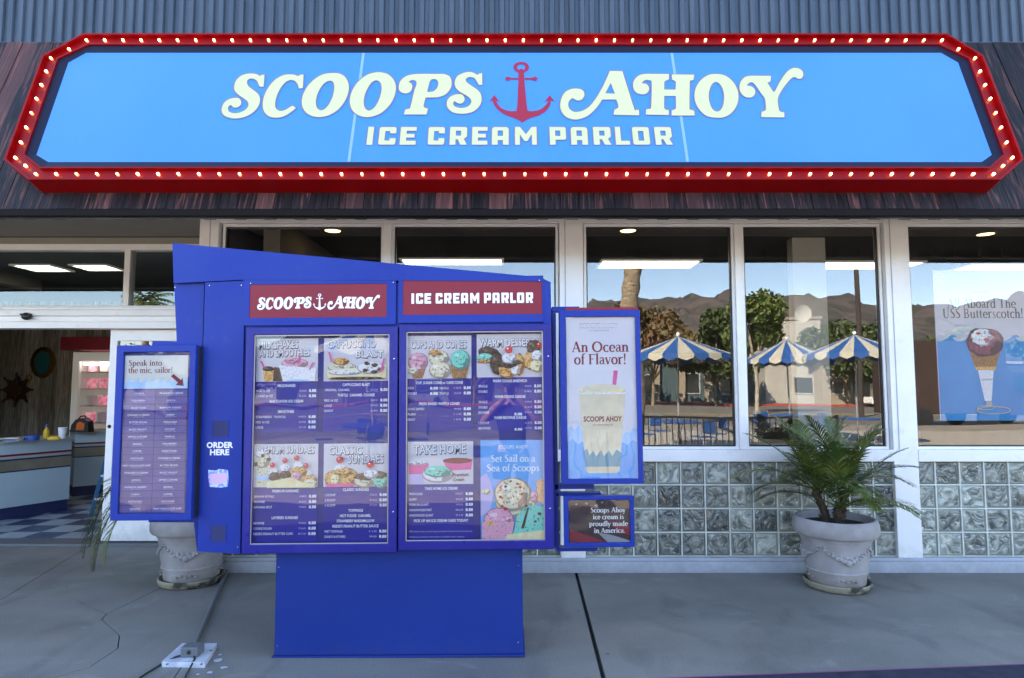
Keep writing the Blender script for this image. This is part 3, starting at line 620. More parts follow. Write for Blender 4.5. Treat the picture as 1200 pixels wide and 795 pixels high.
# --- mansard of boards, drip lip, ribbed steel above
TH_S = R(20.5); CS, SS = math.cos(TH_S), math.sin(TH_S)
q0 = onY(600, 184, 4.68)
def S2(u, v):
    r = ray(u, v); t = (-CS*(q0.y)+SS*(q0.z-CAM_H))/(-CS*r.y+SS*r.z)
    p = Vector((r.x*t, r.y*t, CAM_H+r.z*t)); return (p.x, (p.y-q0.y)*SS+(p.z-q0.z)*CS)
TS = lambda a, b, d: Vector((a, q0.y+b*SS+d*CS, q0.z+b*CS-d*SS))
DB = .16
def S2d(u, v, d):                       # the same for the board plane, d behind the sign
    qq = TS(0, 0, d); r = ray(u, v); t = (-CS*qq.y+SS*(qq.z-CAM_H))/(-CS*r.y+SS*r.z)
    p = Vector((r.x*t, r.y*t, CAM_H+r.z*t)); return (p.x, (p.y-qq.y)*SS+(p.z-qq.z)*CS)
t0 = S2d(600, 245, DB)[1]; t1 = S2d(600, 50, DB)[1]
fas = MB(); 
lo = TS(0, t0, DB); hi = TS(0, t1, DB)
fas.prism([(lo.y+.03, lo.z-.035), (hi.y+.03, hi.z), (hi.y+.16, hi.z), (lo.y+.16, lo.z-.035)][::-1], lambda a, b, d: Vector((d, a, b)), -13, 10, BLACK)
fascia = fas.build('fascia', shop)
pw = .135
tmp = MB().box(-pw/2+.002, pw/2-.002, 0, .02, 0, (t1-t0), PLANK).build('plank_mesh'); pm = tmp.data; bpy.data.objects.remove(tmp)
for i in range(-52, 60):
    p = TS(i*pw+.03, t0, DB-random.uniform(0, .005)); inst(pm, 'plank', fascia, p, rot=(-TH_S, 0, 0))
MB().box(-13, 10, lo.y-.012, lo.y+.05, lo.z-.055, lo.z-.004, DARKLIP).build('drip_lip', shop, bevel=.004)
lp = MB().box(-13, 10, lo.y+.165, lo.y+.175, lo.z-.03, ZSOF-.001, DARKLIP)
lp = lp.build('lip_back', shop)
tmp = MB().box(-.045, .045, 0, .02, 0, ZSOF-.005-(lo.z-.03), STUD).build('stud_mesh'); sm = tmp.data; bpy.data.objects.remove(tmp)
for i in range(-22, 26): inst(sm, 'stud', lp, (i*.235, lo.y+.178, lo.z-.03))
rp = .0875; prof = [(0, 0), (.018, 0), (.027, .022), (.058, .022), (.067, 0), (.0875, 0)]; mm = MB(); W8 = []
for k in range(8): W8 += [(k*rp+a, b) for a, b in prof[:-1]]
W8.append((8*rp, 0)); n = len(W8); ZT = 5.35
mm.add([(a, b, 0) for a, b in W8]+[(a, b, ZT-hi.z) for a, b in W8], [(i, i+1, i+1+n, i+n) for i in range(n-1)], METAL)
tmp = mm.build('m'); mme = tmp.data; bpy.data.objects.remove(tmp)
cl = MB().box(-13, 10, hi.y+.165, hi.y+.25, hi.z-.4, ZT, METAL).build('steel_cladding', shop)
for i in range(-16, 15): inst(mme, 'steel_sheet', cl, (i*8*rp, hi.y+.03+(i % 2)*.0015, hi.z))
MB().box(-13, 10, hi.y-.0, hi.y+.03, hi.z-.012, hi.z+.006, BLUED if False else METAL).build('flashing', shop)
MB().box(-13.2, 10.2, hi.y+.02, 16.2, ZT, ZT+.08, DARKLIP).build('roof', shop)
# soffit, ceiling, side walls and back wall keep the sun out
MB().box(-13, 10, lo.y+.18, YD-.05, ZSOF, ZSOF+.12, BEIGE).build('soffit', shop)
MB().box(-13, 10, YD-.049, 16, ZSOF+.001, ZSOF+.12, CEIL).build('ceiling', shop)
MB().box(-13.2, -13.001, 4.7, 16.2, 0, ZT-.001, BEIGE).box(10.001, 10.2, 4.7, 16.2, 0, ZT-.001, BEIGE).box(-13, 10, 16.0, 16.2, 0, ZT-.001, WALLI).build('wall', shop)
MB().box(-13, -7.3, YD, YD+.2, 0, ZSOF-.001, BEIGE).box(6.56, 10, YW, YW+.2, 0, ZSOF-.001, BEIGE).build('wall', shop)
# return wall between the recessed doors and the windows
MB().box(-2.735, -2.60, YW+.161, YD+.05, 0, ZSOF-.001, BEIGE).build('wall', shop)
MB().box(-2.25, -2.10, YW+.17, 15.9, 0.0, ZSOF-.001, WALLI).build('partition', shop)
MB().box(-9, 9.9, 15.6, 15.9, 0, ZSOF-.001, WALLI).build('partition', shop)
# --- recessed entrance
def DX(u): return PX(u, YD, 470)
def DZ(v): return PZ(v, YD)
tf = MB(); xR = -2.76
ZT0, ZT1, ZTb = DZ(358.5), DZ(293.5), DZ(286.5)
tf.box(-7.3, xR, YD-.02, YD+.10, ZT1, ZTb, WHITE).box(-7.3, xR, YD-.02, YD+.1, ZT0-.03, ZT0, WHITE)
tf.box(DX(139), DX(146), YD-.015, YD+.09, ZT0+.001, ZT1-.001, WHITE).box(-7.3, -7.24, YD-.01, YD+.09, ZT0, ZT1-.001, WHITE).box(xR-.05, xR, YD-.01, YD+.09, ZT0, ZT1-.001, WHITE)
MB().box(-7.3, xR, YD, YD+.1, ZTb+.001, ZSOF-.001, BEIGE).build('lintel', shop)
tf = tf.build('transom_frame', shop, bevel=.003)
MB().box(-7.24, DX(139), YD+.03, YD+.0302, ZT0, ZT1, GLASSD).build('pane', tf)
MB().box(DX(146), xR-.05, YD+.03, YD+.0302, ZT0, ZT1, GLASSD).build('pane', tf)
dh = MB(); z0, z1 = DZ(386.5), ZT0-.031
h_ = z1-z0
dh.prism([(-.16, z0), (-.16, z0+h_*.30), (-.125, z0+h_*.34), (-.125, z0+h_*.55), (-.155, z0+h_*.60), (-.155, z0+h_*.84), (-.10, z0+h_*.9), (-.10, z1), (.02, z1), (.02, z0)],
    lambda a, b, d: Vector((d, YD+a, b)), -7.3, xR, WHITE)
dh = dh.build('door_header', shop)
sen = MB(); c = onY(31, 371, YD-.17); sen.ball(c, .048, BLACK, 12, (1, .8, .8)).box(c.x-.055, c.x+.045, c.y-.02, c.y+.045, c.z+.012, c.z+.028, BLACK); sen.build('door_sensor', dh, smooth=True)
dl = MB(); xa = DX(125)+.045; dl.ring(RECT(xa, .035, xR-.01, z0-.006), RECT(xa+.075, .33, xR-.09, z0-.12), TY(YD-.06), 0, .05, WHITE)
dl = dl.build('sliding_door', shop, bevel=.003)
MB().box(xa+.075, xR-.09, YD-.035, YD-.0348, .33, z0-.12, GLASSD).build('pane', dl)
lk = MB(); c = onY(128, 500, YD-.062); lk.ball(c, .018, BLACK, 8); lk.build('lock', dl, smooth=True)
MB().box(-7.3, xR, YD-.12, YD+.12, .0, .022, CONDT).build('threshold', shop)
# interior column seen through the fourth window
MB().box(2.91, 3.25, 6.55, 6.68, 0, ZSOF-.001, COLM).build('column', shop)

# --- interior floor
fl = thing('floor', '', ''); del fl['label']; del fl['category']; fl['kind'] = 'structure'
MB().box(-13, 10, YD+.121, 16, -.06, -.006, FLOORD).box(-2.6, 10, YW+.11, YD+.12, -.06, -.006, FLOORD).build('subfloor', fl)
ts = .33; tmp = MB().box(-ts/2+.0015, ts/2-.0015, -ts/2+.0015, ts/2-.0015, -.005, .012, TILEB).build('t'); ta = tmp.data; tb = ta.copy(); tb.materials.clear(); tb.materials.append(TILEW); bpy.data.objects.remove(tmp)
for j in range(11):
    for i in range(15): inst(ta if (i+j) % 2 else tb, 'tile', fl, (-7.2+i*ts, YD+.125+(j+.5)*ts, 0))
# --- lights in the ceiling
def troffer(x0, x1, y0, y1, label, cells=2, zc=ZSOF-.001):
    t = thing('ceiling_light', label, 'ceiling light', ((x0+x1)/2, (y0+y1)/2, zc), 'fluorescent ceiling lights')
    MB().ring(RECT(x0-.03, y0-.03, x1+.03, y1+.03), RECT(x0, y0, x1, y1), lambda a, b, d: Vector((a, b, zc-.02+d)), 0, .02, FRDG).build('frame', t)
    w_ = (y1-y0)/cells
    for k in range(cells):
        MB().box(x0, x1, y0+k*w_+.03, y0+(k+1)*w_-.03, zc-.012, zc-.002, LIT).build('tube_panel', t)
def cx(u, v, z=ZSOF-.001): p = onG(u, v, z); return p
p1, p2 = cx(707, 304.5), cx(820, 304.5); p3 = cx(707, 313)
troffer(p1.x, p2.x, p1.y, p3.y, 'fluorescent ceiling light seen through the window behind the milkshake poster case')
p1, p2 = cx(968, 306), cx(1036, 314); troffer(p1.x, p1.x+1.2, p1.y, p2.y, 'fluorescent ceiling light seen beside the pale interior column')
p1, p2 = cx(556, 303), cx(588, 309); troffer(p2.x-1.2, p2.x, p1.y, p2.y, 'fluorescent ceiling light seen over the right end of the blue menu board')
p1, p2 = cx(1140, 309), cx(1200, 316); troffer(p1.x, p1.x+1.2, p1.y, p2.y, 'fluorescent ceiling light seen above the butterscotch poster')
p1, p2 = cx(15, 310), cx(75, 317); troffer(p1.x, p2.x+.1, p1.y, p2.y, 'left fluorescent ceiling light seen above the sliding doors')
p1, p2 = cx(84, 310), cx(135, 316); troffer(p1.x, p2.x+.1, p1.y, p2.y, 'right fluorescent ceiling light seen above the sliding doors')
MB().box(-7, -6.82, 7.6, 9.2, ZSOF-.16, ZSOF-.001, BEIGE).build('beam', shop)
for (u, v), lab in (((390, 270), 'round recessed downlight glowing above the left end of the menu board'), ((736, 270), 'round recessed downlight glowing in the window right of the white column'), ((1155, 274), 'round recessed downlight glowing above the right window poster')):
    p = cx(u, v); t = thing('downlight', lab, 'downlight', p, 'recessed downlights')
    MB().lathe([(.0001, -.006), (.075, -.006), (.08, 0)], LITD, 20, p).build('lens', t)
    MB().lathe([(.08, -.010), (.10, -.008), (.102, .004)], BEIGE, 20, p).build('trim', t)

# ================================================================== THE LIT SIGN
sign = thing('shop_sign', 'long sky-blue shop sign in a red frame studded with lit bulbs, above the windows', 'sign', TS(0, 0, DB))
OUT = [S2(97, 39), S2(49, 65), S2(4, 187), S2(33, 210.5), S2(1173, 210.5), S2(1200, 187), S2(1153, 65), S2(1110, 39)]
INR = [S2(103, 51.5), S2(67, 68), S2(28, 180), S2(47, 195), S2(1160, 195), S2(1177, 180), S2(1136, 68), S2(1101, 51.5)]
BLU = [S2(98, 58), S2(77, 69.5), S2(39, 178), S2(53, 186.5), S2(1154, 186.5), S2(1166, 178), S2(1126, 69.5), S2(1106, 58)]
def grow(poly, k):
    n = len(poly); o = []
    for i in range(n):
        a, b, c = Vector(poly[i-1]), Vector(poly[i]), Vector(poly[(i+1) % n])
        e1 = (b-a).normalized(); e2 = (c-b).normalized(); n1 = Vector((e1.y, -e1.x)); n2 = Vector((e2.y, -e2.x)); m = n1+n2
        o.append(tuple(b+m/m.length_squared*2*k))
    return o
OUTi = grow(OUT, -.016); INRo = grow(INR, .012)
f = MB(); f.ring(OUT, OUTi, TS, 0, DB+.0, REDF); f.ring(OUTi, INRo, TS, .035, .05, REDF); f.ring(INRo, INR, TS, .006, .05, REDF)
frame = f.build('frame', sign)
f = MB(); f.ring(INR, BLU, TS, .022, .05, NAVY, d_in=.034); f.build('navy_band', sign)
f = MB(); f.flat([BLU], TS, .035, FACE); f.prism(INR, TS, .06, DB-.01, NAVY); face = f.build('face', sign)
for a, b in (((425, 55), (408, 186)), ((787, 55), (808, 186))):
    a = S2(*a); b = S2(*b); x = (a[0]+b[0])/2
    MB().prism(RECT(x-.011, BLU[3][1]+.003, x+.011, BLU[0][1]-.003), TS, .033, .0348, SEAM).build('seam', face)
def loops_sign(lps): return [[S2(u, v) for u, v in lp] for lp in lps]
let = []
for name, lps in GL:
    L2 = loops_sign(lps); let.append(L2)
    m = MB(); m.flat(L2, TS, .0315, CREAM)
    for lp in L2: ribbon(m, lp, TS, .0309, OUTL, w=.0085, closed=True)
    m.build('letter', face)
L2 = [loops_sign(ANCHOR), loops_sign(ARING), loops_sign(ABAR), loops_sign(ABAR2)]
m = MB(); anch = L2
for k, l in enumerate(L2): m.flat(l, TS, .0315-.0003*k, ANCH)
m.build('anchor', face)
tb0, tb1 = S2(600, 166.7)[1], S2(600, 145.3)[1]; icp2 = []
for e in ICP:
    ch = e[0]; xa_ = e[1][0] if isinstance(e[1], tuple) else e[1]; xb_ = e[2][0] if isinstance(e[2], tuple) else e[2]
    xa_ = S2(xa_, 156)[0]; xb_ = S2(xb_, 156)[0]
    L3 = [[(xa_+a*(xb_-xa_), tb0+b*(tb1-tb0)) for a, b in lp] for lp in BLK[ch]]; icp2.append(L3)
    m = MB(); m.flat(L3, TS, .0315, CREAM)
    for lp in L3: ribbon(m, lp, TS, .0309, OUTL, w=.008, closed=True)
    m.build('letter', face)
# bulbs along the channel
mid = [((a[0]+b[0])/2, (a[1]+b[1])/2) for a, b in zip(OUTi, INRo)]
tmp = MB(); tmp.lathe([(.0001, .0), (.010, .001), (.011, .006), (.009, .011)], SOCK, 10).lathe([(.005, .010), (.0085, .015), (.0100, .021), (.0088, .027), (.005, .031), (.0002, .033)], BULB, 10)
tmp = tmp.build('bulb_mesh', smooth=True); bm_ = tmp.data; bpy.data.objects.remove(tmp)
nb = 0
for i in range(8):
    a = Vector(mid[i]); b = Vector(mid[(i+1) % 8]); Ln = (b-a).length; k = max(1, round(Ln/.1515))
    for j in range(k):
        p = a.lerp(b, j/k); inst(bm_, 'bulb', sign, TS(p.x, p.y, .035), rot=(R(90)-TH_S+R(0), 0, 0)); nb += 1

# ================================================================== DRIVE-THROUGH MENU BOARD
KF = 3.83                                  # plane of the base; cabinets hang a little proud of it
kiosk = thing('menu_board', 'big royal-blue outdoor menu board cabinet on a blue pedestal with two glazed doors', 'menu board', (-.66, KF+.2, 0))
def KX(u, Y=KF): return onY(u, 500, Y).x
def KZ(v, Y=KF): return onY(600, v, Y).z
def KT(Y): return lambda u, v, d: Vector((KX(u, Y), Y+d, KZ(v, Y)))
def KP(pts): return pts
def kprism(name, pts, Y, depth, m, bevel=.003, parent=kiosk, mb=None):
    b = mb or MB(); b.prism([(KX(u, Y), KZ(v, Y)) for u, v in pts], TY(Y), 0, depth, m)
    return b.build(name, parent, bevel=bevel) if mb is None else b
zb = KZ(650, KF+.01)
MB().box(KX(328.5), KX(613), KF, KF+.42, .012, KZ(640), BLUED).build('pedestal', kiosk, bevel=.004)
MB().box(KX(326.5), KX(615), KF-.015, KF+.44, 0, .012, BLUED).build('foot_flange', kiosk, bevel=.002)
kprism('cabinet', [(286, 332), (649.5, 332), (651.5, 644), (288, 648.5)], KF-.03, .36, BLUE)
kprism('crown', [(197, 283), (641, 326.5), (641, 331.2), (284, 326.5), (200, 330)], KF-.052, .30, BLUE)
kprism('pillar', [(237.5, 329.5), (284.5, 327.6), (287, 648), (237, 644.5)], KF-.045, .30, BLUE)
kprism('wing_panel', [(200.5, 331), (236.5, 330), (236.5, 640), (231, 600), (206, 399)], KF-.02, .2, BLUE)
kprism('trim_cap', [(640.5, 328), (649, 332), (649.5, 381), (640.5, 381)], KF-.045, .014, BLUE, .001)
# header panels
Yh = KF-.05
def header(u0, u1, v0, v1, ru0, ru1, rv0, rv1):
    b = MB(); b.ring(RECT(KX(u0), KZ(v1), KX(u1), KZ(v0)), RECT(KX(ru0), KZ(rv1), KX(ru1), KZ(rv0)), TY(Yh), 0, .019, BLUE)
    h = b.build('header_panel', kiosk, bevel=.002)
    b = MB(); b.box(KX(ru0), KX(ru1), Yh+.004, Yh+.019, KZ(rv1), KZ(rv0), REDP); return h, b
h1, b1 = header(287.5, 467, 327.2, 381.5, 295, 456, 334, 372.5)
h2, b2 = header(469.5, 640, 326, 380, 475, 638.5, 330.5, 370.5)
# the sign's own lettering again, small and white on the red panel
allp = [p for L in let for lp in L for p in lp]; sx0 = min(p[0] for p in allp); sx1 = max(p[0] for p in allp); sy0 = S2(600, 135)[1]; sy1 = S2(600, 78)[1]
X0, X1 = KX(304), KX(448); Z0, Z1 = KZ(363), KZ(347.5)
def mapw(p, dx=0, dz=0): return (X0+(p[0]-sx0)/(sx1-sx0)*(X1-X0)+dx, Z0+(p[1]-sy0)/(sy1-sy0)*(Z1-Z0)+dz)
for L in let:
    b1.flat([[mapw(p) for p in lp] for lp in L], TY(Yh), .0030, PW); b1.flat([[mapw(p, .0022, -.0025) for p in lp] for lp in L], TY(Yh), .0034, PBLK)
for k, l in enumerate(anch):
    b1.flat([[mapw(p) for p in lp] for lp in l], TY(Yh), .0030-.0001*k, PW)
    b1.flat([[mapw(p, .0022, -.0025) for p in lp] for lp in l], TY(Yh), .0034+.0001*k, PBLK)
b1.build('red_panel', h1)
a_ = [p for L in icp2 for lp in L for p in lp]; ix0 = min(p[0] for p in a_); ix1 = max(p[0] for p in a_)
for L in icp2:
    mp_ = lambda p, dx=0, dz=0: (KX(485)+(p[0]-ix0)/(ix1-ix0)*(KX(628)-KX(485))+dx, KZ(357.5)+(p[1]-tb0)/(tb1-tb0)*(KZ(345.5)-KZ(357.5))+dz)
    b2.flat([[mp_(p) for p in lp] for lp in L], TY(Yh), .0030, PW); b2.flat([[mp_(p, .002, -.0025) for p in lp] for lp in L], TY(Yh), .0034, PBLK)
b2.build('red_panel', h2)

# ---- drawing on the printed cards; everything in photo units on the card plane
YC = KF-.038
CT = KT(YC)
VAR = {}
def variants(m):
    b = m.node_tree.nodes['Principled BSDF']; ramps = [n for n in m.node_tree.nodes if n.type == 'VALTORGB']; c = b.inputs['Base Color'].default_value if not ramps else ramps[0].color_ramp.elements[0].color
    VAR[m.name] = (M(m.name+'_deep', (c[0]*.42, c[1]*.38, c[2]*.40), .5), M(m.name+'_light', tuple(min(.86, x*1.25+.12) for x in c[:3]), .5))
for _m in (PINKS, MINTS, CREAMS, CARAM, CHOC, WAFF, WHIP, BANAN, ORANG, SHAKE, SPRK): variants(_m)
class Card:
    """one printed sheet: flat print laid on in thin layers"""
    def __init__(s, Y=YC, th=.002): s.b = MB(); s.Y = Y; s.k = 0; s.T = KT(Y); s.th = th
    def lay(s): s.k += 1; return -.00016*s.k
    def sheet(s, u0, v0, u1, v1, m): s.b.box(KX(u0, s.Y), KX(u1, s.Y), s.Y, s.Y+s.th, KZ(v1, s.Y), KZ(v0, s.Y), m); return s
    def poly(s, pts, m):
        d = s.lay(); s.b.flat([[(KX(u, s.Y), KZ(v, s.Y)) for u, v in pts]], TY(s.Y), d, m); return s
    def disc(s, u, v, r, m, ry=None, wob=0, n=22, a0=0, a1=360):
        ry = ry or r; pts = []
        for i in range(n):
            a = R(a0+(a1-a0)*i/(n if a1-a0 == 360 else n-1)); k = 1+wob*random.uniform(-1, 1); pts.append((u+r*k*math.cos(a), v-ry*k*math.sin(a)))
        return s.poly(pts, m)
    def sans(s, t, u0, u1, vt, vb, m=PW, bold=.012, slope=0, arch_=0):
        d = s.lay(); T = TY(s.Y); sans(s.b, t, T, KX(u0, s.Y), KX(u1, s.Y), KZ(vb, s.Y), KZ(vt, s.Y), d, m, bold, slope*.005, arch_*.005); return s
    def title(s, t, u0, u1, vt, vb, slope=0):
        s.sans(t, u0+.7, u1+.7, vt+.8, vb+.9, SHADOWINK, .035, slope, .3); s.sans(t, u0, u1, vt, vb, SHADOWINK, .030, slope, .3); s.sans(t, u0+.2, u1-.2, vt+.3, vb-.3, PW, .006, slope, .3); return s
    def serif(s, t, u0, u1, vt, vb, m, bold=1.15):
        d = s.lay(); serif(s.b, t, TY(s.Y), KX(u0, s.Y), KX(u1, s.Y), KZ(vb, s.Y), KZ(vt, s.Y), d, m, bold); return s
    def straw(s, u0, v0, u1, v1, w_=2.2, m=PINKP): s.poly([(u0-w_/2, v0), (u0+w_/2, v0), (u1+w_/2, v1), (u1-w_/2, v1)], m); return s
    def scoop(s, u, v, r, m, ry=None, wob=0, n=22):
        """a printed picture of something round: darker rim, body, flecks and a light side"""
        ry = ry or r; dk, lt = VAR[m.name]
        s.disc(u+.3, v+.5, r, dk, ry, wob, n).disc(u-.3, v-.5, r*.90, m, ry*.88, wob, n)
        s.poly([(u+r*.85*math.cos(R(a)), v-ry*.85*math.sin(R(a))) for a in range(-70, 20, 15)]+[(u+r*.55*math.cos(R(a)), v-ry*.5*math.sin(R(a))) for a in range(10, -80, -18)], dk)
        for _ in range(int(3+r*.7)):
            a = random.uniform(0, 6.28); q_ = random.uniform(.1, .75); s.disc(u+r*q_*math.cos(a), v-ry*q_*math.sin(a), random.uniform(.5, 1.0)+r*.04, random.choice([dk, dk, lt]), random.uniform(.4, .8)+ry*.03, .35, 6)
        s.disc(u-r*.35, v-ry*.42, r*.24, lt, ry*.18, .25, 9)
        return s
    def cherry(s, u, v, r=3.4): s.disc(u, v, r, CHERRY); s.disc(u-r*.3, v-r*.35, r*.25, WHIP, n=8); return s
    def build(s, parent, name='menu_card'): return s.b.build(name, parent)
def rows(c, items, u0, u1, v0, dv, h=2.7):
    for i, it in enumerate(items):
        v = v0+i*dv
        if it is None: continue
        if it[0] == '^': c.sans(it[1:], (u0+u1)/2-len(it)*.95, (u0+u1)/2+len(it)*.95, v-h/2-.2, v+h/2+.2, PW, .02); continue
        name, price = it.split('|'); p = price.split()
        if name: c.sans(name, u0, min(u0+len(name)*1.75, u1-14), v-h/2, v+h/2, PW, .004)
        if len(p) > 1: c.sans(p[0], u1-20, u1-11.5, v-h/2+.4, v+h/2-.2, LILAC, .0)
        c.sans(p[-1], u1-8.5, u1, v-h/2-.25, v+h/2+.25, PW, .03)

def door(u0, u1, v0, v1, iu0, iu1, iv0, iv1):
    Y = KF-.085
    b = MB(); b.ring(RECT(KX(u0, Y), KZ(v1, Y), KX(u1, Y), KZ(v0, Y)), RECT(KX(iu0, Y), KZ(iv1, Y), KX(iu1, Y), KZ(iv0, Y)), TY(Y), 0, .05, DOORB)
    d = b.build('door', kiosk, bevel=.004)
    g = MB(); g.ring(RECT(KX(iu0, Y), KZ(iv1, Y), KX(iu1, Y), KZ(iv0, Y)), RECT(KX(iu0+1.2, Y), KZ(iv1-1, Y), KX(iu1-1.2, Y), KZ(iv0+1.2, Y)), TY(Y), .012, .016, GASKET); g.build('gasket', d)
    MB().box(KX(iu0, Y), KX(iu1, Y), KF-.034, KF-.031, KZ(iv1, Y), KZ(iv0, Y), BACKING).build('backing', d)
    MB().box(KX(iu0+1.2, Y), KX(iu1-1.2, Y), Y+.016, Y+.0162, KZ(iv1-1, Y), KZ(iv0+1.2, Y), GLASSK).build('glass', d)
    for v in (v0+38, v1-48):
        s = MB(); s.lathe([(.0001, -.004), (.004, -.003), (.005, 0)], CHROME, 8); 
        s.v = [(x+KX(u1-4, Y), Y+z, y+KZ(v, Y)) for x, y, z in s.v]; s.build('lock', d)
    return d
d1 = door(288.5, 467.6, 382.6, 648, 297, 457.5, 391.5, 637.5)
d2 = door(469.4, 649.6, 381, 645.5, 477.5, 639.5, 389, 635)

c = Card().sheet(300.5, 396, 373.5, 446.3, PAPER2)
c.title('MILKSHAKES', 303, 350, 399, 408, 1.2); c.title('AND SMOOTHIES', 304, 364, 409.5, 417.5, 1.5)
c.poly([(308.5, 431), (322, 431), (320, 446), (311, 446)], CARAM); c.scoop(315, 431, 7, CHOC, 2.6); c.straw(306.5, 422, 311, 431)
c.poly([(322, 429), (334, 431), (333, 446), (321, 446)], CHOC)
c.scoop(346, 425, 16, PINKS, 6.5, .03); c.scoop(343, 421.5, 9, PINKS, 3.5); c.poly([(328, 427), (372, 431), (371, 446), (333, 446)], WHIP); c.disc(351, 445, 14, SEAP, 1.2)
c.straw(353, 416, 351, 425); c.straw(368.5, 424, 364, 433); c.build(d1)
c = Card().sheet(300.5, 446.4, 373.5, 506, INK)
rows(c, ['^MILKSHAKES', 'REG 16 OZ|360 8.88', 'LARGE 24 OZ|520 8.88', '^CHOICE OF ICE CREAM', None, '^SMOOTHIES', 'MANGO BANANA PEACH|', None, 'REG 16 OZ|290 8.88', 'LARGE 24 OZ|410 8.88'] if False else ['^MILKSHAKES', 'REG 16 OZ|360 8.88', 'LARGE 24 OZ|520 8.88', '^ANY FLAVOR ICE CREAM', None, '^SMOOTHIES', 'STRAWBERRY  TROPICAL|MED 8.88', 'REG 16 OZ|290 8.88', 'LARGE|410 8.88'], 302, 372, 451, 6.1)
c.build(d1)
c = Card().sheet(380.5, 396, 457, 446.3, PAPER2)
c.title('CAPPUCCINO', 384.5, 442, 399, 407.5, 1); c.title('BLAST', 418, 451, 411, 419, .5)
c.scoop(402, 430, 17, CREAMS, 6, .03); c.scoop(401, 423, 9, CARAM, 4.5, .08); c.poly([(384, 434), (455, 427), (454, 444), (386, 444)], BANAN); c.scoop(406, 436, 20, WHIP, 3.2, .03)
c.scoop(436, 431, 16, WHIP, 7, .05); c.disc(432, 426, 3.2, CHOC, 2, .2); c.disc(441, 428, 3.5, CHOC, 2.4, .2); c.disc(430, 434, 3.4, CHOC, 2, .2); c.disc(440, 436, 4, CHOC, 2, .2); c.disc(447, 433, 2.5, CHOC, 2, .2)
c.scoop(420, 443, 34, CHOC, 1.3); c.straw(387.5, 412, 391, 424); c.straw(452.5, 420, 448.5, 436); c.build(d1)
c = Card().sheet(380.5, 446.4, 457, 506, INK)
rows(c, ['^CAPPUCCINO BLAST', 'ORIGINAL  CARAMEL|MOCHA 8.88', '^TURTLE  CARAMEL COOKIE', 'REG 16 OZ|300 8.88', 'LARGE|390 8.88', 'NONFAT|240 8.88'], 382, 456, 450.5, 6.1); c.build(d1)
c = Card().sheet(300.5, 519.5, 375.5, 570, PAPER2)
c.title('PREMIUM SUNDAES', 304, 371, 522, 530.5, .3)
c.poly([(302, 541), (320, 541), (317, 570), (304, 570)], CREAMS); c.scoop(310, 538, 9.5, CREAMS, 9, .06); c.scoop(308, 531, 6, WHIP, 4, .1); c.disc(303, 543, 2.4, CHOC); c.disc(318, 537, 2.6, CHOC, 2); c.disc(311, 533, 2, CHOC)
c.poly([(304, 556), (319, 556), (318, 561), (304.5, 561)], SEAP)
for uu, vv in ((324, 548), (338, 543), (353, 540), (364, 550)): c.scoop(uu, vv+5, 6.5, WHIP, 5.5, .1)
c.scoop(326, 557, 7, CHOC, 5, .1); c.scoop(339, 555, 7, CHOC, 5, .12); c.scoop(354, 552, 10, CARAM, 6, .1); c.scoop(352, 557, 7, PINKS, 5); c.scoop(366, 561, 9, CARAM, 6, .1); c.scoop(368, 565, 8, CREAMS, 5)
c.poly([(318, 563), (345, 558), (360, 564), (372, 566), (374, 570), (318, 570)], BANAN)
for uu, vv in ((324, 543.5), (338.5, 538.5), (352, 535.5), (363, 544.5)): c.cherry(uu, vv, 3.1)
c.build(d1)
c = Card().sheet(300.5, 570.1, 375.5, 636, INK)
rows(c, ['^PREMIUM SUNDAES', 'BANANA ROYALE|480 8.88', 'BROWNIE|620 8.88', 'BANANA SPLIT|780 8.88', None, '^LAYERED SUNDAES', 'BROWNIE|940 8.88', 'COOKIE DOUGH|760 8.88', "REESE'S PEANUT BUTTER CUPS|810 8.88"], 302, 374, 574.5, 6.25); c.build(d1)
c = Card().sheet(382, 519.5, 457.5, 570, PAPER2)
c.title('CLASSIC', 388, 427, 523, 532.5, .8); c.title('SUNDAES', 410, 452, 533, 543, .8)
c.scoop(395, 560, 12, CARAM, 10, .05); c.scoop(410, 559, 13, CARAM, 11, .05); c.scoop(396, 562, 6, BANAN, 7, .1); c.poly([(384, 566), (420, 566), (416, 570), (387, 570)], PINKP)
c.scoop(402, 549, 8, WHIP, 5, .1); c.scoop(430, 563, 12, CREAMS, 8, .06); c.scoop(430, 558, 11, CHOC, 4, .2); c.scoop(449, 563, 9, MINTS, 8, .05); c.scoop(447, 556, 9, CHOC, 4, .2); c.scoop(438, 555, 8.5, WHIP, 5, .1); c.scoop(407, 552, 10, CARAM, 4, .2)
c.cherry(402, 538, 4.2); c.cherry(437.5, 544, 4.2); c.build(d1)
c = Card().sheet(382, 570.1, 457.5, 636, INK)
rows(c, ['^CLASSIC SUNDAES', '1 SCOOP|350 8.88', '2 SCOOP|530 8.88', '3 SCOOP|710 8.88', '^TOPPINGS', 'HOT FUDGE    CARAMEL|', '^STRAWBERRY  MARSHMALLOW', "^REESE'S PEANUT BUTTER SAUCE", 'HOT TOPPINGS|110 .88', 'CANDY & OTHERS|90 .88'] if False else ['^CLASSIC SUNDAES', '1 SCOOP|350 8.88', '2 SCOOP|530 8.88', '3 SCOOP|710 8.88', '^TOPPINGS', '^HOT FUDGE  CARAMEL', '^STRAWBERRY MARSHMALLOW', "^REESE'S PEANUT BUTTER SAUCE", 'WET TOPPINGS|110 8.88', 'CANDY & OTHERS|90 8.88'], 384, 456, 573.5, 6.1); c.build(d1)
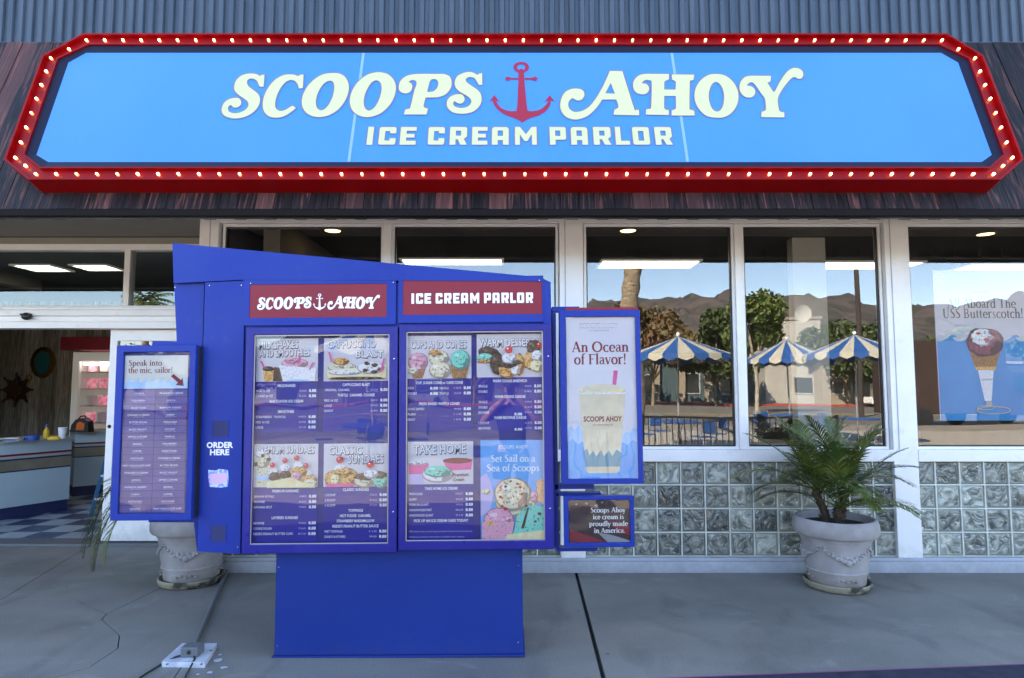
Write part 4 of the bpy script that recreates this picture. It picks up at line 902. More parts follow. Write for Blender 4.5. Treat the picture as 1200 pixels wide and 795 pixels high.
# right door
c = Card().sheet(478.7, 394, 554.7, 444.2, PAPER2)
c.title('CUPS AND CONES', 483, 549, 400, 408.5, .2)
c.poly([(480, 427), (503, 427), (497, 444), (486, 444)], WAFF); c.scoop(491.5, 424, 12, PINKS, 11, .03); c.scoop(486, 435, 6, CREAMS, 4, .1)
c.scoop(516, 420, 12, CREAMS, 10, .04); c.scoop(512, 414, 8, CARAM, 3.5, .2); c.scoop(518, 434, 13, CREAMS, 10, .04)
c.poly([(530, 428), (552.5, 428), (548, 444), (533, 444)], WAFF); c.scoop(541.5, 422, 11.5, MINTS, 11.5, .02); c.build(d2)
c = Card().sheet(478.7, 444.3, 554.7, 506, INK)
rows(c, ['^CUP, SUGAR CONE or CAKE CONE', 'KIDS|150 8.88', 'DOUBLE|360 8.88', None, '^FRESH BAKED WAFFLE CONES', 'CHOC DIPPED|90 8.88', 'PLAIN|110 8.88', 'FANCY|150 8.88'], 480, 554, 449, 6.15)
c.sans('8.88', 506, 515.5, 454, 457, PW, .03).sans('SINGLE', 517, 528, 454.2, 456.8, PW, 0).sans('8.88', 506, 515.5, 460.2, 463.2, PW, .03).sans('TRIPLE', 517, 528, 460.3, 463, PW, 0); c.build(d2)
c = Card().sheet(561, 392.8, 638, 443.2, PAPER2)
c.title('WARM DESSERTS', 564, 634, 398, 407, -.4)
c.scoop(574, 413, 12, CHOC, 6, .1); c.scoop(571, 420, 10, MINTS, 5, .06); c.scoop(571, 424.5, 10, CARAM, 1.8)
c.scoop(628, 408, 8, CHOC, 9, .1); c.scoop(625, 424, 13, CARAM, 10, .1); c.scoop(632, 430, 9, BANAN, 7, .1); c.scoop(632, 418, 7, WHIP, 6, .12); c.cherry(635, 406, 3.4)
c.scoop(585, 427, 8, CHOC, 13, .08); c.scoop(610, 428, 7, CARAM, 13, .08); c.scoop(597, 436, 11, CARAM, 8, .1); c.scoop(606, 434, 5, WHIP, 7); c.scoop(597, 428, 11, CHOC, 4, .2); c.scoop(599, 421, 9, WHIP, 6.5, .12); c.scoop(609, 426, 6, CHOC, 2, .2)
c.cherry(599, 411.5, 4.4); c.build(d2)
c = Card().sheet(561, 443.3, 638, 506, INK)
rows(c, ['^WARM COOKIE SANDWICH', 'SINGLE|460 8.88', 'DOUBLE|580 8.88', '^WARM COOKIE SUNDAE', 'SINGLE|390 8.88', 'DOUBLE|540 8.88', 'BROWNIE|500 8.88', '^WARM BROWNIE SUNDAE', '1 SCOOP|610 8.88', 'BROWNIES|870 8.88'], 563, 637, 447.5, 6.15)
c.sans('8.88', 605, 614, 485, 488, PW, .03).sans('8.88', 605, 614, 503, 505.6, PW, .03); c.build(d2)
c = Card().sheet(480, 518, 556.5, 568, PAPER2)
c.title('TAKE HOME', 487, 548, 522.5, 533, 1.5)
c.poly([(481, 541.5), (502, 541.5), (505, 545), (501, 556), (481, 556)], PINKP); c.scoop(492, 543, 12, WHIP, 2); c.poly([(521, 540), (556, 538), (554, 551), (527, 552)], PINKP); c.disc(538, 540.5, 17, REDP, 3.4); c.poly([(481, 556), (498, 556), (499, 567), (481, 567)], LILAC)
c.scoop(515, 556, 18.5, WHIP, 10); c.scoop(515, 552.5, 16, MINTS, 6.8, .04); c.sans('Premium', 533, 551, 555, 559, REDP, .02, .6); c.sans('Cream', 533, 546, 561, 564.5, REDP, .02, .6); c.build(d2)
c = Card().sheet(480, 568.1, 556.5, 634, INK)
rows(c, ['^TAKE HOME ICE CREAM', 'INDIVIDUAL CUP|', 'MEDIUM|220 8.88', 'PREMIUM QUART|430 8.88', 'HANDPACKED PINT|860 8.88', 'HANDPACKED QUART|910 8.88', '^INDIVIDUAL ICE CREAM CAKE TO GO'] if False else ['^TAKE HOME ICE CREAM', 'PREPACKED|PINT 8.88', 'QUART|220 8.88', 'PREMIUM QUART|430 8.88', 'HANDPACKED PINT|860 8.88', 'HANDPACKED QUART|910 8.88', '^PICK UP AN ICE CREAM CAKE TODAY!'], 482, 556, 573, 6.25)
c.sans('2000 calories a day is used for general nutrition advice, but calorie needs vary', 482, 555, 622, 624, LILAC, 0); c.sans('Additional nutrition information available upon request', 482, 546, 628.5, 630.3, LILAC, 0); c.build(d2)
c = Card().sheet(565, 517, 641 if False else 638.6, 634, SKYP)
c.sans('SCOOPS AHOY', 586, 620, 523, 527, WHIP, .01); c.serif('Set Sail on a', 577, 629, 534.5, 542.5, PW); c.serif('Sea of Scoops', 572, 634, 545.5, 553.5, PW)
c.poly([(565, 560), (572, 556), (577, 566), (580, 580), (576, 600), (565, 606)], LILAC); c.scoop(571, 577, 5, BANAN, 3, .2)
c.scoop(605, 592, 24, CREAMS, 14, .06); c.scoop(602, 580, 22, MINTS if False else CREAMS, 20, .02)
for a, b in ((594, 571), (611, 572), (588, 583), (608, 568), (600, 565), (613, 580), (590, 594), (618, 594)): c.disc(a, b, 1.8, CHOC, 1.5, .2, n=9)
c.poly([(629.5, 566), (638.4, 561), (638.4, 592), (631, 588)], ORANG); c.scoop(627, 583, 4.5, PINKS, 7, .15)
c.scoop(586, 610, 17.5, PINKS, 15, .03); c.poly([(566.5, 612), (604, 612), (600, 633), (566.5, 633)], PINKS); c.disc(594, 597, 2.3, CHERRY, 1.8, .2); c.disc(576, 614, 4, CARAM, 2.6, .2)
c.poly([(604, 620), (607, 606), (614, 597), (624, 592), (638.4, 594), (638.4, 633), (600, 633)], MINTS); c.poly([(619, 596), (621.5, 595), (615, 620), (611.5, 620)], CHOC); c.disc(633, 603, 2.5, CHOC, 2, .2); c.disc(628, 612, 2, CHOC, 1.4, .2)
c.poly([(596, 627), (638.4, 622), (638.4, 633.5), (592, 633.5)], BANAN); c.build(d2, 'poster')
# pillar fittings
for a, b, c_, d_ in ((250, 490.5, 270.5, 511.5), (251.5, 613, 271, 634.5)):
    Y = KF-.045
    b_ = MB(); b_.ring(RECT(KX(a, Y), KZ(d_, Y), KX(c_, Y), KZ(b, Y)), RECT(KX(a+1.3, Y), KZ(d_-1.3, Y), KX(c_-1.3, Y), KZ(b+1.3, Y)), TY(Y), -.003, .0, BLUE)
    b_.box(KX(a+1.3, Y), KX(c_-1.3, Y), Y-.0012, Y-.0005, KZ(d_-1.3, Y), KZ(b+1.3, Y), GRILLE); b_.build('speaker_grille', kiosk)
Y = KF-.0456; b_ = MB(); T = TY(Y)
sans(b_, 'ORDER', T, KX(244.8, Y), KX(275.8, Y), KZ(523.3, Y), KZ(516.8, Y), 0, PW, .035); sans(b_, 'HERE', T, KX(249, Y), KX(271.5, Y), KZ(531.7, Y), KZ(525.2, Y), 0, PW, .035); b_.build('order_here_lettering', kiosk)
b_ = MB(); pts = [(247.5, 549), (256, 550), (260, 548), (270.5, 549.5), (271.5, 558), (270.8, 569), (262, 570), (250, 569), (248, 560)]
b_.prism([(KX(u, Y), KZ(v, Y)) for u, v in pts], T, 0, .0006, STKB); pts = [(249, 554), (268, 552.5), (270.5, 556), (268, 565), (251, 566.5)]; b_.prism([(KX(u, Y), KZ(v, Y)) for u, v in pts], T, -.0005, -.0001, STKP)
b_.build('sticker', kiosk)
bl = MB()
for u, v, Y in ((202, 335, KF-.02), (281, 333, KF-.045), (243, 333, KF-.045), (284, 640, KF-.045), (462, 331, KF-.05), (292, 331, KF-.05), (636, 330, KF-.05), (332, 756, KF), (607, 754, KF), (332, 664, KF), (608, 664, KF)):
    bl = MB(); bl.lathe([(.0001, -.003), (.003, -.0025), (.004, 0)], CHROME, 8); bl.v = [(x+KX(u, Y), Y+z, y+KZ(v, Y)) for x, y, z in bl.v]; bl.build('bolt', kiosk)

# ---- side cases on arms
def case(Y, u0, v0, u1, v1, iu0, iv0, iu1, iv1, depth, mat=DOORB, g=GLASSP, label=None):
    b = MB(); b.ring(RECT(KX(u0, Y), KZ(v1, Y), KX(u1, Y), KZ(v0, Y)), RECT(KX(iu0, Y), KZ(iv1, Y), KX(iu1, Y), KZ(iv0, Y)), TY(Y), 0, .035, mat)
    b.box(KX(u0+.6, Y), KX(u1-.6, Y), Y+.0352, Y+depth, KZ(v1-.6, Y), KZ(v0+.6, Y), BLUE)
    k = b.build('side_case', kiosk, bevel=.003, label=label)
    MB().box(KX(iu0, Y), KX(iu1, Y), Y+.010, Y+.0102, KZ(iv1, Y), KZ(iv0, Y), g).build('glass', k); return k
YL = KF-.12
k1 = case(YL, 135, 402.5, 229, 608, 143.5, 410.5, 222, 600, .11, BLUE)
kprism('bracket_arm', [(177, 397.5), (236.5, 399), (236.5, 405.5), (177, 404.5)], KF-.03, .10, BLUE); kprism('bracket_arm', [(180, 602), (239, 602), (239, 610.5), (180, 610)], KF-.03, .10, BLUE)
kprism('gap_shade_strip', [(229.6, 404), (233.6, 404), (233.6, 604), (229.6, 604)], YL+.03, .05, BLACK)  # black strip stands in for the shaded gap between case and pillar
Yc = YL+.022
c = Card(Yc); c.sheet(144, 411, 221.8, 599.8, BACKING); c.sheet(145.5, 414.5, 220.8, 453.3, M('waterproof_card', (.70, .71, .70), .5)) if False else None
cc = Card(Yc-.003); cc.sheet(145.5, 414.5, 220.3, 453.3, M('header_card_white', (.66, .68, .68), .5)); cc.serif('Speak into', 150, 189.5, 420, 426.5, MAROON); cc.serif('the mic, sailor!', 150, 202.5, 428.5, 435, MAROON)
pts = [(145.6, 453)]; 
def crests(c_, u0, u1, v, amp, k, vb, m):
    c_.poly(RECT(u0, vb, u1, v), m); w_ = (u1-u0)/k; d = c_.lay()
    for i in range(k):
        cr_ = [(0, -.2), (.30, .12), (.52, .55), (.66, 1.0), (.82, 1.05), (.95, .75), (.90, .62), (.80, .72), (.76, .50), (.84, .20), (1.0, -.2)]
        c_.b.flat([[(KX(u0+(i+t)*w_*.998, c_.Y), KZ(v-a_*amp, c_.Y)) for t, a_ in cr_]], TY(c_.Y), d, m)
crests(cc, 145.7, 220.2, 446, 5, 8, 453.1, SEAP)
cc.poly([(200.5, 439), (203.5, 436.5), (212.5, 443.5), (214.5, 441), (216, 450.5), (206.5, 449.5), (209, 446.5)], MAROON if False else REDP)
cc.build(k1, 'menu_card'); c.build(k1, 'backing')
strip_w = ['VANILLA', 'CHOCOLATE', 'STRAWBERRY', 'MINT CHOCOLATE CHIP', 'ROCKY ROAD', 'PRALINES N CREAM', 'COOKIES N CREAM', 'JAMOCA', 'BUTTER PECAN', 'RAINBOW SHERBET', 'BLACK WALNUT', 'CHERRY', 'LEMON CUSTARD', 'PISTACHIO', 'BANANA', 'COCONUT', 'COFFEE']
for i in range(17):
    v = 455.3+i*8.45
    for j in (0, 1):
        a = 145.8+j*37.7; s = Card(Yc-.0025-.0002*((i+j) % 3), .0015); s.sheet(a+random.uniform(-.2, .2), v, a+36.8, v+7.4, LAVEN)
        t = strip_w[(i*2+j*5) % 17]; s.sans(t, a+18-len(t)*.85, a+18+len(t)*.85, v+2.6, v+4.6, PW, .0); s.sans('calories per scoop', a+12, a+25, v+5.2, v+6.2, LILAC, 0); s.build(k1, 'flavor_strip')
YR = KF-.10
k2 = case(YR, 659.5, 365.5, 755, 569.5, 666.5, 373, 749.5, 563.5, .09, BLUE)
MB().box(KX(667, YR), KX(754, YR), YR+.02, YR+.07, KZ(365.2, YR), KZ(361, YR)-.004, REDP).build('red_top_strip', k2)
kprism('bracket_arm', [(650.5, 361), (683, 361), (683, 366.5), (650.5, 366.5)], KF-.0, .08, BLUE); kprism('bracket_arm', [(651.8, 569.5), (697, 569.5), (697, 575), (651.8, 575)], KF-.0, .08, BLUE)
kprism('side_post', [(650.8, 367), (654.6, 367), (655.6, 645), (652, 645)], KF-.0, .10, BLUE)
Yc = YR+.022; c = Card(Yc); c.sheet(667, 373.5, 749, 563, PAPER)
c.sans('SCOOPS AHOY', 683.5, 728.5, 381, 386.5, PGREY, .03); c.sans('SCOOPS AHOY', 684, 728, 381.5, 386, PW, .005); c.sans('ICE CREAM PARLOR', 695, 718, 388.5, 390.3, PGREY, .0)
c.serif('An Ocean', 673.5, 741, 402.5, 414.5, MAROON); c.serif('of Flavor!', 676, 738, 417, 429, MAROON)
def wave_edge(u0, u1, vs, vb): return [(u0+(u1-u0)*i/(len(vs)-1), v) for i, v in enumerate(vs)]+[(u1, vb), (u0, vb)]
c.poly(wave_edge(667.2, 748.8, [504, 501, 506, 500, 507, 505, 512, 509, 515, 511, 517, 514, 513, 516, 510, 513, 508, 510, 503, 507], 562.8), SEAP); c.poly(wave_edge(667.2, 748.8, [520, 516, 523, 519, 527, 522, 530, 525, 529, 522, 527, 520, 524, 518, 521], 562.8), SKYP)
c.poly([(722.5, 436), (727.5, 436.6), (724.5, 458), (720, 458)], PINKP)
c.poly([(681, 460), (736, 460), (727, 554), (724, 556.5), (691, 556.5), (688, 554)], SHAKE); c.disc(708.5, 459, 27.5, CREAMS if False else BANAN, 4); c.disc(708.5, 456.5, 22, SHAKE, 4.6, .03)
c.poly([(680, 457), (681.2, 462), (736, 462), (737, 457), (737.5, 460), (736, 464), (681, 464), (679.5, 460)], WHIP)
c.poly([(686, 530), (690, 528), (692, 536), (697, 530), (700, 537), (706, 529), (709, 537), (715, 530), (719, 537), (724, 529), (729.8, 533), (728, 549), (687.5, 549)], M('cup_wave_print', (.17, .36, .46), .5))
c.sans('SCOOPS AHOY', 686, 731, 490, 496, MAROON, .03); c.sans('ICE CREAM PARLOR', 697, 720, 499, 501, MAROON, 0); c.build(k2, 'poster')
k3 = case(YR+.01, 661.5, 583.5, 743, 643.5, 667, 588, 738.5, 638.5, .07, BLUE)
kprism('bracket_arm', [(652.3, 579.5), (705, 579.5), (705, 583), (652.3, 583)], KF-.0, .07, BLUE); kprism('bracket_arm', [(652.6, 644), (700, 644), (700, 648), (652.6, 648)], KF-.0, .07, BLUE)
Yc = YR+.03; c = Card(Yc); c.sheet(667.2, 588.2, 738.3, 638.3, CASEB)
c.poly([(668, 622), (690, 630), (712, 638), (668, 638)], FLAGR); c.poly([(700, 626), (716, 629), (738, 636), (738, 638), (712, 638)], FLAGW); c.poly([(715, 612), (738, 620), (738, 630), (722, 624)], FLAGR); c.poly([(690, 588.5), (712, 588.5), (738, 600), (738, 604)], CASEB)
def star(u, v, r):
    c.poly([(u+(r if i % 2 == 0 else r*.42)*math.sin(i*math.pi/5), v-(r if i % 2 == 0 else r*.42)*math.cos(i*math.pi/5)) for i in range(10)], FLAGW)
for u, v, r in ((699, 595, 3), (688, 592, 2.2), (676, 593, 2), (706, 590.8, 1.6)): star(u, v, r)
for t, a, b, v in (('Scoops Ahoy', 692.5, 733, 602.5), ('ice cream is', 695, 731, 610.5), ('proudly made', 690.5, 735.5, 618.5), ('in America.', 696, 732, 626.5)): c.serif(t, a, b, v-5.5, v, PW, 1.25)
c.build(k3, 'poster')
kiosk.rotation_euler = (0, R(-.45), 0)

# ================================================================== PLANTERS
def planter(cx_, cy_, rz, label, slabel):
    t = thing('planter_pot', label, 'plant pot', (cx_, cy_, .036), 'cast stone planters on saucers')
    c = (cx_, cy_, .036); prof = [(.001, .002), (.195, .0), (.205, .012), (.212, .085), (.216, .098), (.224, .100), (.226, .110), (.220, .118), (.232, .20), (.252, .33), (.258, .345), (.264, .348), (.266, .362), (.276, .372), (.300, .378), (.310, .392), (.313, .43), (.310, .465), (.300, .492), (.286, .502), (.274, .500), (.268, .488), (.262, .455), (.25, .44)]
    MB().lathe(prof, POTM, 56, c).build('bowl', t, smooth=True)
    MB().lathe([(.255, .445), (.12, .452), (.001, .460)], SOIL, 40, c).build('soil', t, smooth=True)
    g = MB()
    for s in range(4):
        a0 = rz+s*math.pi/2
        for k in range(15):                   # hanging swags of leaves between the fruit clusters
            f_ = k/14; a = a0+f_*math.pi/2; z = .300-.085*math.sin(math.pi*f_); r = .232+.02*(z-.2)/.13+.004
            g.ball((c[0]+r*math.cos(a), c[1]+r*math.sin(a), c[2]+z+random.uniform(-.006, .006)), .013+.006*math.sin(math.pi*f_), POTM, 6, (1, 1, .8))
            if k % 2: g.ball((c[0]+r*math.cos(a), c[1]+r*math.sin(a), c[2]+z+.022), .010, POTM, 5)
        am = a0+math.pi/4
        for dx, dz, rr in ((-.14, .0, .021), (0, -.012, .026), (.14, .0, .022), (-.07, .022, .016), (.07, .022, .016), (.25, .02, .015), (-.25, .02, .015)):
            a = am+dx; z = .215+dz; r = .238; g.ball((c[0]+r*math.cos(a), c[1]+r*math.sin(a), c[2]+z), rr, POTM, 7)
        for kk in range(5):
            a = am+(kk-2)*.16; r = .219; z = .055+.012*(kk % 2); g.ball((c[0]+r*math.cos(a), c[1]+r*math.sin(a), c[2]+z), .014, POTM, 5, (1, 1, .6))
    g.build('garland_relief', t, smooth=True, kind='stuff')
    s = MB().lathe([(.001, .0), (.222, .0), (.238, .012), (.247, .050), (.243, .056), (.232, .054), (.222, .030), (.215, .026), (.001, .026)], SAUC, 44, (cx_, cy_, .003), 1.0, 1.0)
    s.v = [(x-cx_, y-cy_, z) for x, y, z in s.v]
    o = s.build('saucer', smooth=True); o.location = (cx_, cy_, 0); tag(o, slabel, 'saucer', 'saucers under the planters'); return t
pr_ = onG(981.5, 699); pr_ = (pr_.x*(pr_.y+.24)/pr_.y, pr_.y+.24); pl_ = onG(224, 693); pl_ = (pl_.x*(pl_.y+.24)/pl_.y, pl_.y+.24)
planter(pr_[0], pr_[1], R(-90-45)-.1, 'pale cast-stone pot with fruit garland, standing before the glass-block wall', 'tan saucer under the pot before the glass-block wall')
planter(pl_[0], pl_[1], R(-90-45)+.25, 'cast-stone pot with fruit garland, half hidden behind the menu board pillar', 'mossy stained saucer under the pot behind the menu board')

def frond(mb_l, mb_y, base, az, lift, L, droop, nl=26, ll=.17):
    """one feather palm leaf: arching rachis with narrow leaflets in a shallow V"""
    d = Vector((math.cos(az), math.sin(az), 0)); p = Vector(base); v = (d*math.cos(lift)+Vector((0, 0, 1))*math.sin(lift)).normalized()
    pts = [p.copy()]; n = 16
    for i in range(n):
        v = (v+Vector((0, 0, -1))*droop*(.4+1.3*i/n)/n).normalized(); p = p+v*L/n; pts.append(p.copy())
    mb_l.tube(pts, [.0055*(1-.8*i/n)+.0008 for i in range(n+1)], FROND, 4, False)
    for i in range(nl):
        f_ = .16+.84*i/(nl-1); k = min(n-1, int(f_*n)); a = pts[k].lerp(pts[k+1], f_*n-k if k < n-1 else min(1, f_*n-k)); t = (pts[k+1]-pts[k]).normalized()
        sd_ = t.cross(Vector((0, 0, 1)));  sd_ = sd_.normalized() if sd_.length > .05 else Vector((1, 0, 0)); up = sd_.cross(t)
        lf = ll*(math.sin(math.pi*min(1, .12+f_*.86))**.55)*random.uniform(.85, 1.1)
        for s in (-1, 1):
            dr = (t*(.45+.75*f_)+sd_*s*(.95-.3*f_)+up*.32+Vector((0, 0, random.uniform(-.18, .05)))).normalized()
            tip = a+dr*lf+Vector((0, 0, -.28*lf)); mid_ = a+dr*lf*.5+Vector((0, 0, -.05*lf)); wv = dr.cross(up).normalized()*.0068
            q_ = mb_y if random.random() < .16 else mb_l
            q_.add([a-wv*.5, a+wv*.5, mid_+wv, mid_-wv, tip], [(0, 1, 2, 3), (3, 2, 4)], FRONDY if random.random() < .13 else FROND)
def palm(cx_, cy_, crowns, label, seed, L=.8, extra=()):
    random.seed(seed); t = thing('palm_plant', label, 'palm plant', (cx_, cy_, .49), 'young palms in the planters')
    for az, lf, ln, dp, hh in extra:
        l_ = MB(); frond(l_, l_, (cx_-.06, cy_, hh), az, lf, ln, dp, ll=.17); l_.build('frond', t)
    for bx, by, tx_, ty_, tz, nf in crowns:
        tr_ = MB(); a = Vector((cx_+bx, cy_+by, .485)); b = Vector((cx_+tx_, cy_+ty_, tz)); P = []; rr = []
        for i in range(15):
            f_ = i/14; P.append(a.lerp(b, f_)+Vector((.012*math.sin(f_*5), 0, 0))); rr.append(.030-.004*f_+(.006 if i % 2 else 0))
        tr_.tube(P, rr, TRUNK, 9)
        for i in range(40):                  # cut leaf bases stick out of the stem
            f_ = random.random()*.95; az = random.random()*6.28; p = a.lerp(b, f_); d = Vector((math.cos(az), math.sin(az), 0)); tr_.tube([p+d*.02, p+d*.045+Vector((0, 0, .03))], [.008, .003], TRUNK, 4)
        tr_.build('trunk', t, smooth=True)
        for k in range(nf):
            az = k*2.39996+random.uniform(-.25, .25); in_ = k/nf
            lift = R(18+62*in_)+random.uniform(-.15, .15); l_ = MB()
            frond(l_, l_, b, az, lift, L*random.uniform(.8, 1.12)*(1-.15*in_), random.uniform(.75, 1.25)*(1.1-.35*in_), ll=.18); l_.build('frond', t)
palm(pr_[0], pr_[1], [(-.07, 0, -.12, .02, .74, 15), (.05, .03, .10, .03, .76, 14), (0, -.05, .0, -.08, .62, 8)], 'bushy feather palm with yellowing tips, in the pot before the glass-block wall', 11, .70)
palm(pl_[0], pl_[1], [(-.05, 0, -.08, .0, .74, 16), (.06, .02, .12, .02, .80, 13)], 'feather palm hanging out from behind the left menu case, in the half hidden pot', 5, .80, [(3.35, .65, 1.15, 4.0, .76), (3.75, .6, 1.0, 4.0, .74), (3.1, .7, 1.2, 3.8, .76), (3.55, .4, 1.0, 3.6, .74), (3.95, .5, .9, 3.8, .72), (3.25, .45, 1.1, 3.8, .72)])
random.seed(21)

# ================================================================== GROUND BOX AND CONDUIT
jb = thing('junction_box', 'small grey electrical box on a scuffed silver plate, on the pavement by the menu board', 'junction box', (onG(222, 772).x, onG(222, 772).y, 0))
pp = [g2(189, 782), g2(213, 760), g2(254, 760), g2(240, 783)]
m = MB(); m.prism(pp, TG, -.030, 0, PLATE); m.build('cover_plate', jb, bevel=.004)
for u, v in ((196, 779), (236, 779), (247, 763), (215, 763)):
    p = onG(u, v, .03); MB().lathe([(.0075, 0), (.007, .004), (.0001, .005)], CONDT, 10, (p.x, p.y, .0302)).build('screw', jb)
pc = onG(221, 771, .03); MB().box(pc.x-.05, pc.x+.05, pc.y, pc.y+.085, .0305, .085, CONDT).build('box', jb, bevel=.006)
m = MB(); m.lathe([(.012, 0), (.012, -.002), (.0001, -.003)], BLACK, 12); m.v = [(x+pc.x, pc.y+z, y+.058) for x, y, z in m.v]; m.build('knockout', jb)
pa, pb_ = onG(229, 754, .03), onG(266, 668, .02)
cdt = MB().tube([(pc.x+.03, pc.y+.085, .055), (pa.x, pa.y, .022), (pa.x*.6+pb_.x*.4, pa.y*.6+pb_.y*.4, .020), (pb_.x, pb_.y, .02), (pb_.x-.02, YW-.06, .02)], .014, CONDT, 10); cdt.build('conduit', jb, smooth=True)
for pts in ([(215, 775), (205, 778), (188, 781), (170, 792), (150, 806)], [(225, 772), (228, 780), (222, 786), (218, 793), (214, 806)]):
    P = [onG(u, v, 0) for u, v in pts]; P = [Vector((p.x, p.y, .036 if i < 2 else .008)) for i, p in enumerate(P)]
    MB().tube(P, .0055, BLACK, 6).build('cable', jb, smooth=True)
spk = MB()
for (u, v, r) in ((255, 775, .03), (262, 783, .018), (246, 789, .016), (258, 768, .012), (232, 791, .01)):
    p = onG(u, v); pts = [(p.x+r*random.uniform(.6, 1.3)*math.cos(k*.7), p.y+r*random.uniform(.6, 1.3)*math.sin(k*.7)) for k in range(9)]; spk.flat([pts], lambda a, b, d: Vector((a, b, .0035)), 0, PLATE)
spk.build('paint_spatter', jb, kind='stuff')

# ================================================================== POSTER IN THE RIGHT WINDOW
wp_Y = YW+.075
wp = thing('window_poster', 'large lilac and blue sundae-cone poster taped inside the rightmost window', 'poster', (onY(1150, 400, wp_Y).x, wp_Y, onY(600, 400, wp_Y).z))
c = Card(wp_Y); 
def KX(u, Y=KF): return onY(u, 500 if Y < 5 else 400, Y).x
WPT = M('lilac_poster_paper', (.50, .45, .64), .5, col2=(.52, .48, .66), scale=2); WPB = M('poster_deep_sea', (.004, .25, .58), .5, col2=(.008, .30, .66), scale=3)
c.sheet(1097, 317, 1222, 493, WPT); c.poly([(1097, 338), (1222, 338), (1222, 400), (1097, 400)], M('poster_mid_paper', (.52, .53, .60), .5))
crests(c, 1098, 1221, 400, 7, 5, 493, WPB)
c.disc(1104, 326.5, 6.5, PW); c.disc(1104, 326.5, 5.6, WPT); c.sans('SCOOPS', 1099.5, 1108.5, 323, 326, PW, .02); c.sans('AHOY', 1100.5, 1107.5, 327, 330, PW, .02)
c.sans('SCOOPS AHOY', 1142, 1161, 341.5, 343.5, PGREY, .01)
c.serif('All Aboard The', 1112, 1193, 350.5, 361, PBLK, 1.0); c.serif('USS Butterscotch!', 1106, 1201, 362, 373, PBLK, 1.0)
c.poly([(1143, 428), (1163, 428), (1158, 470), (1150, 470)], WHIP); c.poly([(1135, 410), (1172, 410), (1165, 432), (1141, 432)], WAFF); c.poly([(1140.5, 430), (1165.5, 430), (1164, 434), (1142, 434)], CARAM)
c.scoop(1153.5, 401, 23, SPRK, 17, .07); c.scoop(1150, 395, 13, WHIP, 10, .2); c.disc(1163, 390, 5, SPRK, 3, .3); c.disc(1146, 391, 3, CHERRY, 1.4, .3); c.disc(1155, 398, 3, CHERRY, 1.6, .3)
c.sans('SCOOPS AHOY', 1147, 1161, 444, 446, PGREY, .01)
c.poly([(1151, 470), (1157, 470), (1158, 477), (1150, 477)], CTOP)
def ringpoly(u, v, r, ry, w_, m):
    d = c.lay(); lp = [[(KX(u+a*math.cos(R(k*15)), wp_Y), KZ(v-b*math.sin(R(k*15)), wp_Y)) for k in range(24)] for a, b in ((r, ry), (r-w_, ry-w_))]; c.b.flat(lp, TY(wp_Y), d, m)
ringpoly(1159, 481, 20, 5, 1.4, CTOP); ringpoly(1150, 478, 10, 3, 1.2, CTOP)
c.build(wp, 'printed_sheet')
def KX(u, Y=KF): return onY(u, 500, Y).x

# ================================================================== INSIDE THE DOORS
YB = 11.5
bw = thing('interior_wall', '', ''); del bw['label']; del bw['category']; bw['kind'] = 'structure'; bw.name = 'wall_back'
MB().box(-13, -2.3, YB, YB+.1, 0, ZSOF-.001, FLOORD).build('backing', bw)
tmp = MB().box(-.148, .148, 0, .02, 0, ZSOF-.002, BARN).build('t'); bmsh = tmp.data; bpy.data.objects.remove(tmp)
for i in range(36): inst(bmsh, 'wall_board', bw, (-12.8+i*.30, YB-.022-random.uniform(0, .004), 0))
def counter(a, b, zt, label, dpt=.62, gap=.0):
    """a, b: ends of the counter's foot on the floor"""
    a = Vector(a); b = Vector(b); e = (b-a).normalized(); nrm = Vector((-e.y, e.x, 0)); L_ = (b-a).length
    T = lambda s, z, d: a+e*s+nrm*d+Vector((0, 0, z))
    t = thing('counter', label, 'counter', (a.x, a.y, 0))
    bnd = [(0, .15, CNTN, .03, 'kick_board'), (.152, zt*.60, CNT, 0, 'lower_panel'), (zt*.60+.002, zt*.615, CNTN, -.004, 'trim'), (zt*.617, zt*.745, STEEL, -.003, 'steel_band'), (zt*.747, zt*.765, CNTN, -.004, 'trim'), (zt*.767, zt*.80, CTOP, -.002, 'trim'), (zt*.802, zt*.825, BURG, -.005, 'trim'), (zt*.827, zt-.032, CNT, 0, 'upper_panel')]
    for z0_, z1_, m_, d_, nm in bnd: MB().prism(RECT(0, z0_, L_, z1_), T, d_, dpt, m_).build(nm, t)
    MB().prism(RECT(-.01, zt-.03, L_+.02, zt), T, -.025, dpt+.02, CTOP).build('worktop', t, bevel=.004); return t, T, L_
a = onG(-110, 640); b = onG(80, 598); 
f1 = onG(0, 612); f2 = onG(80, 599)
e_ = (f2-f1); t1_, T1, L1 = counter(f1-e_*1.6, f2, .93, 'long pale blue counter with steel band, nearer the open doorway')
g1 = onG(79, 585); g2_ = onG(124, 577); t2_, T2, L2_ = counter((g1.x, g1.y+.1, 0), (g2_.x+.4, g2_.y, 0), .93, 'short pale blue counter section beside the blue ladder', .6)
def onC(u, v, z=.932): return onG(u, v, z)
o = MB(); p = onC(54, 514); o.lathe([(.0001, .0), (.032, .0), (.033, .07), (.030, .10), (.014, .12), (.013, .14)], YEL, 14, (0, 0, 0)); o.lathe([(.015, .135), (.015, .17), (.0001, .172)], BLP, 12); o = o.build('bottle', smooth=True); o.location = p; tag(o, 'yellow squeeze bottle with a blue cap on the near counter', 'bottle')
o = MB(); p = onC(73, 514); o.lathe([(.0001, .0), (.038, .0), (.048, .125), (.052, .127), (.052, .135), (.045, .135)], PW, 18); o = o.build('paper_cup', smooth=True); o.location = p; tag(o, 'white paper tub on the counter end beside the yellow bottle', 'tub')
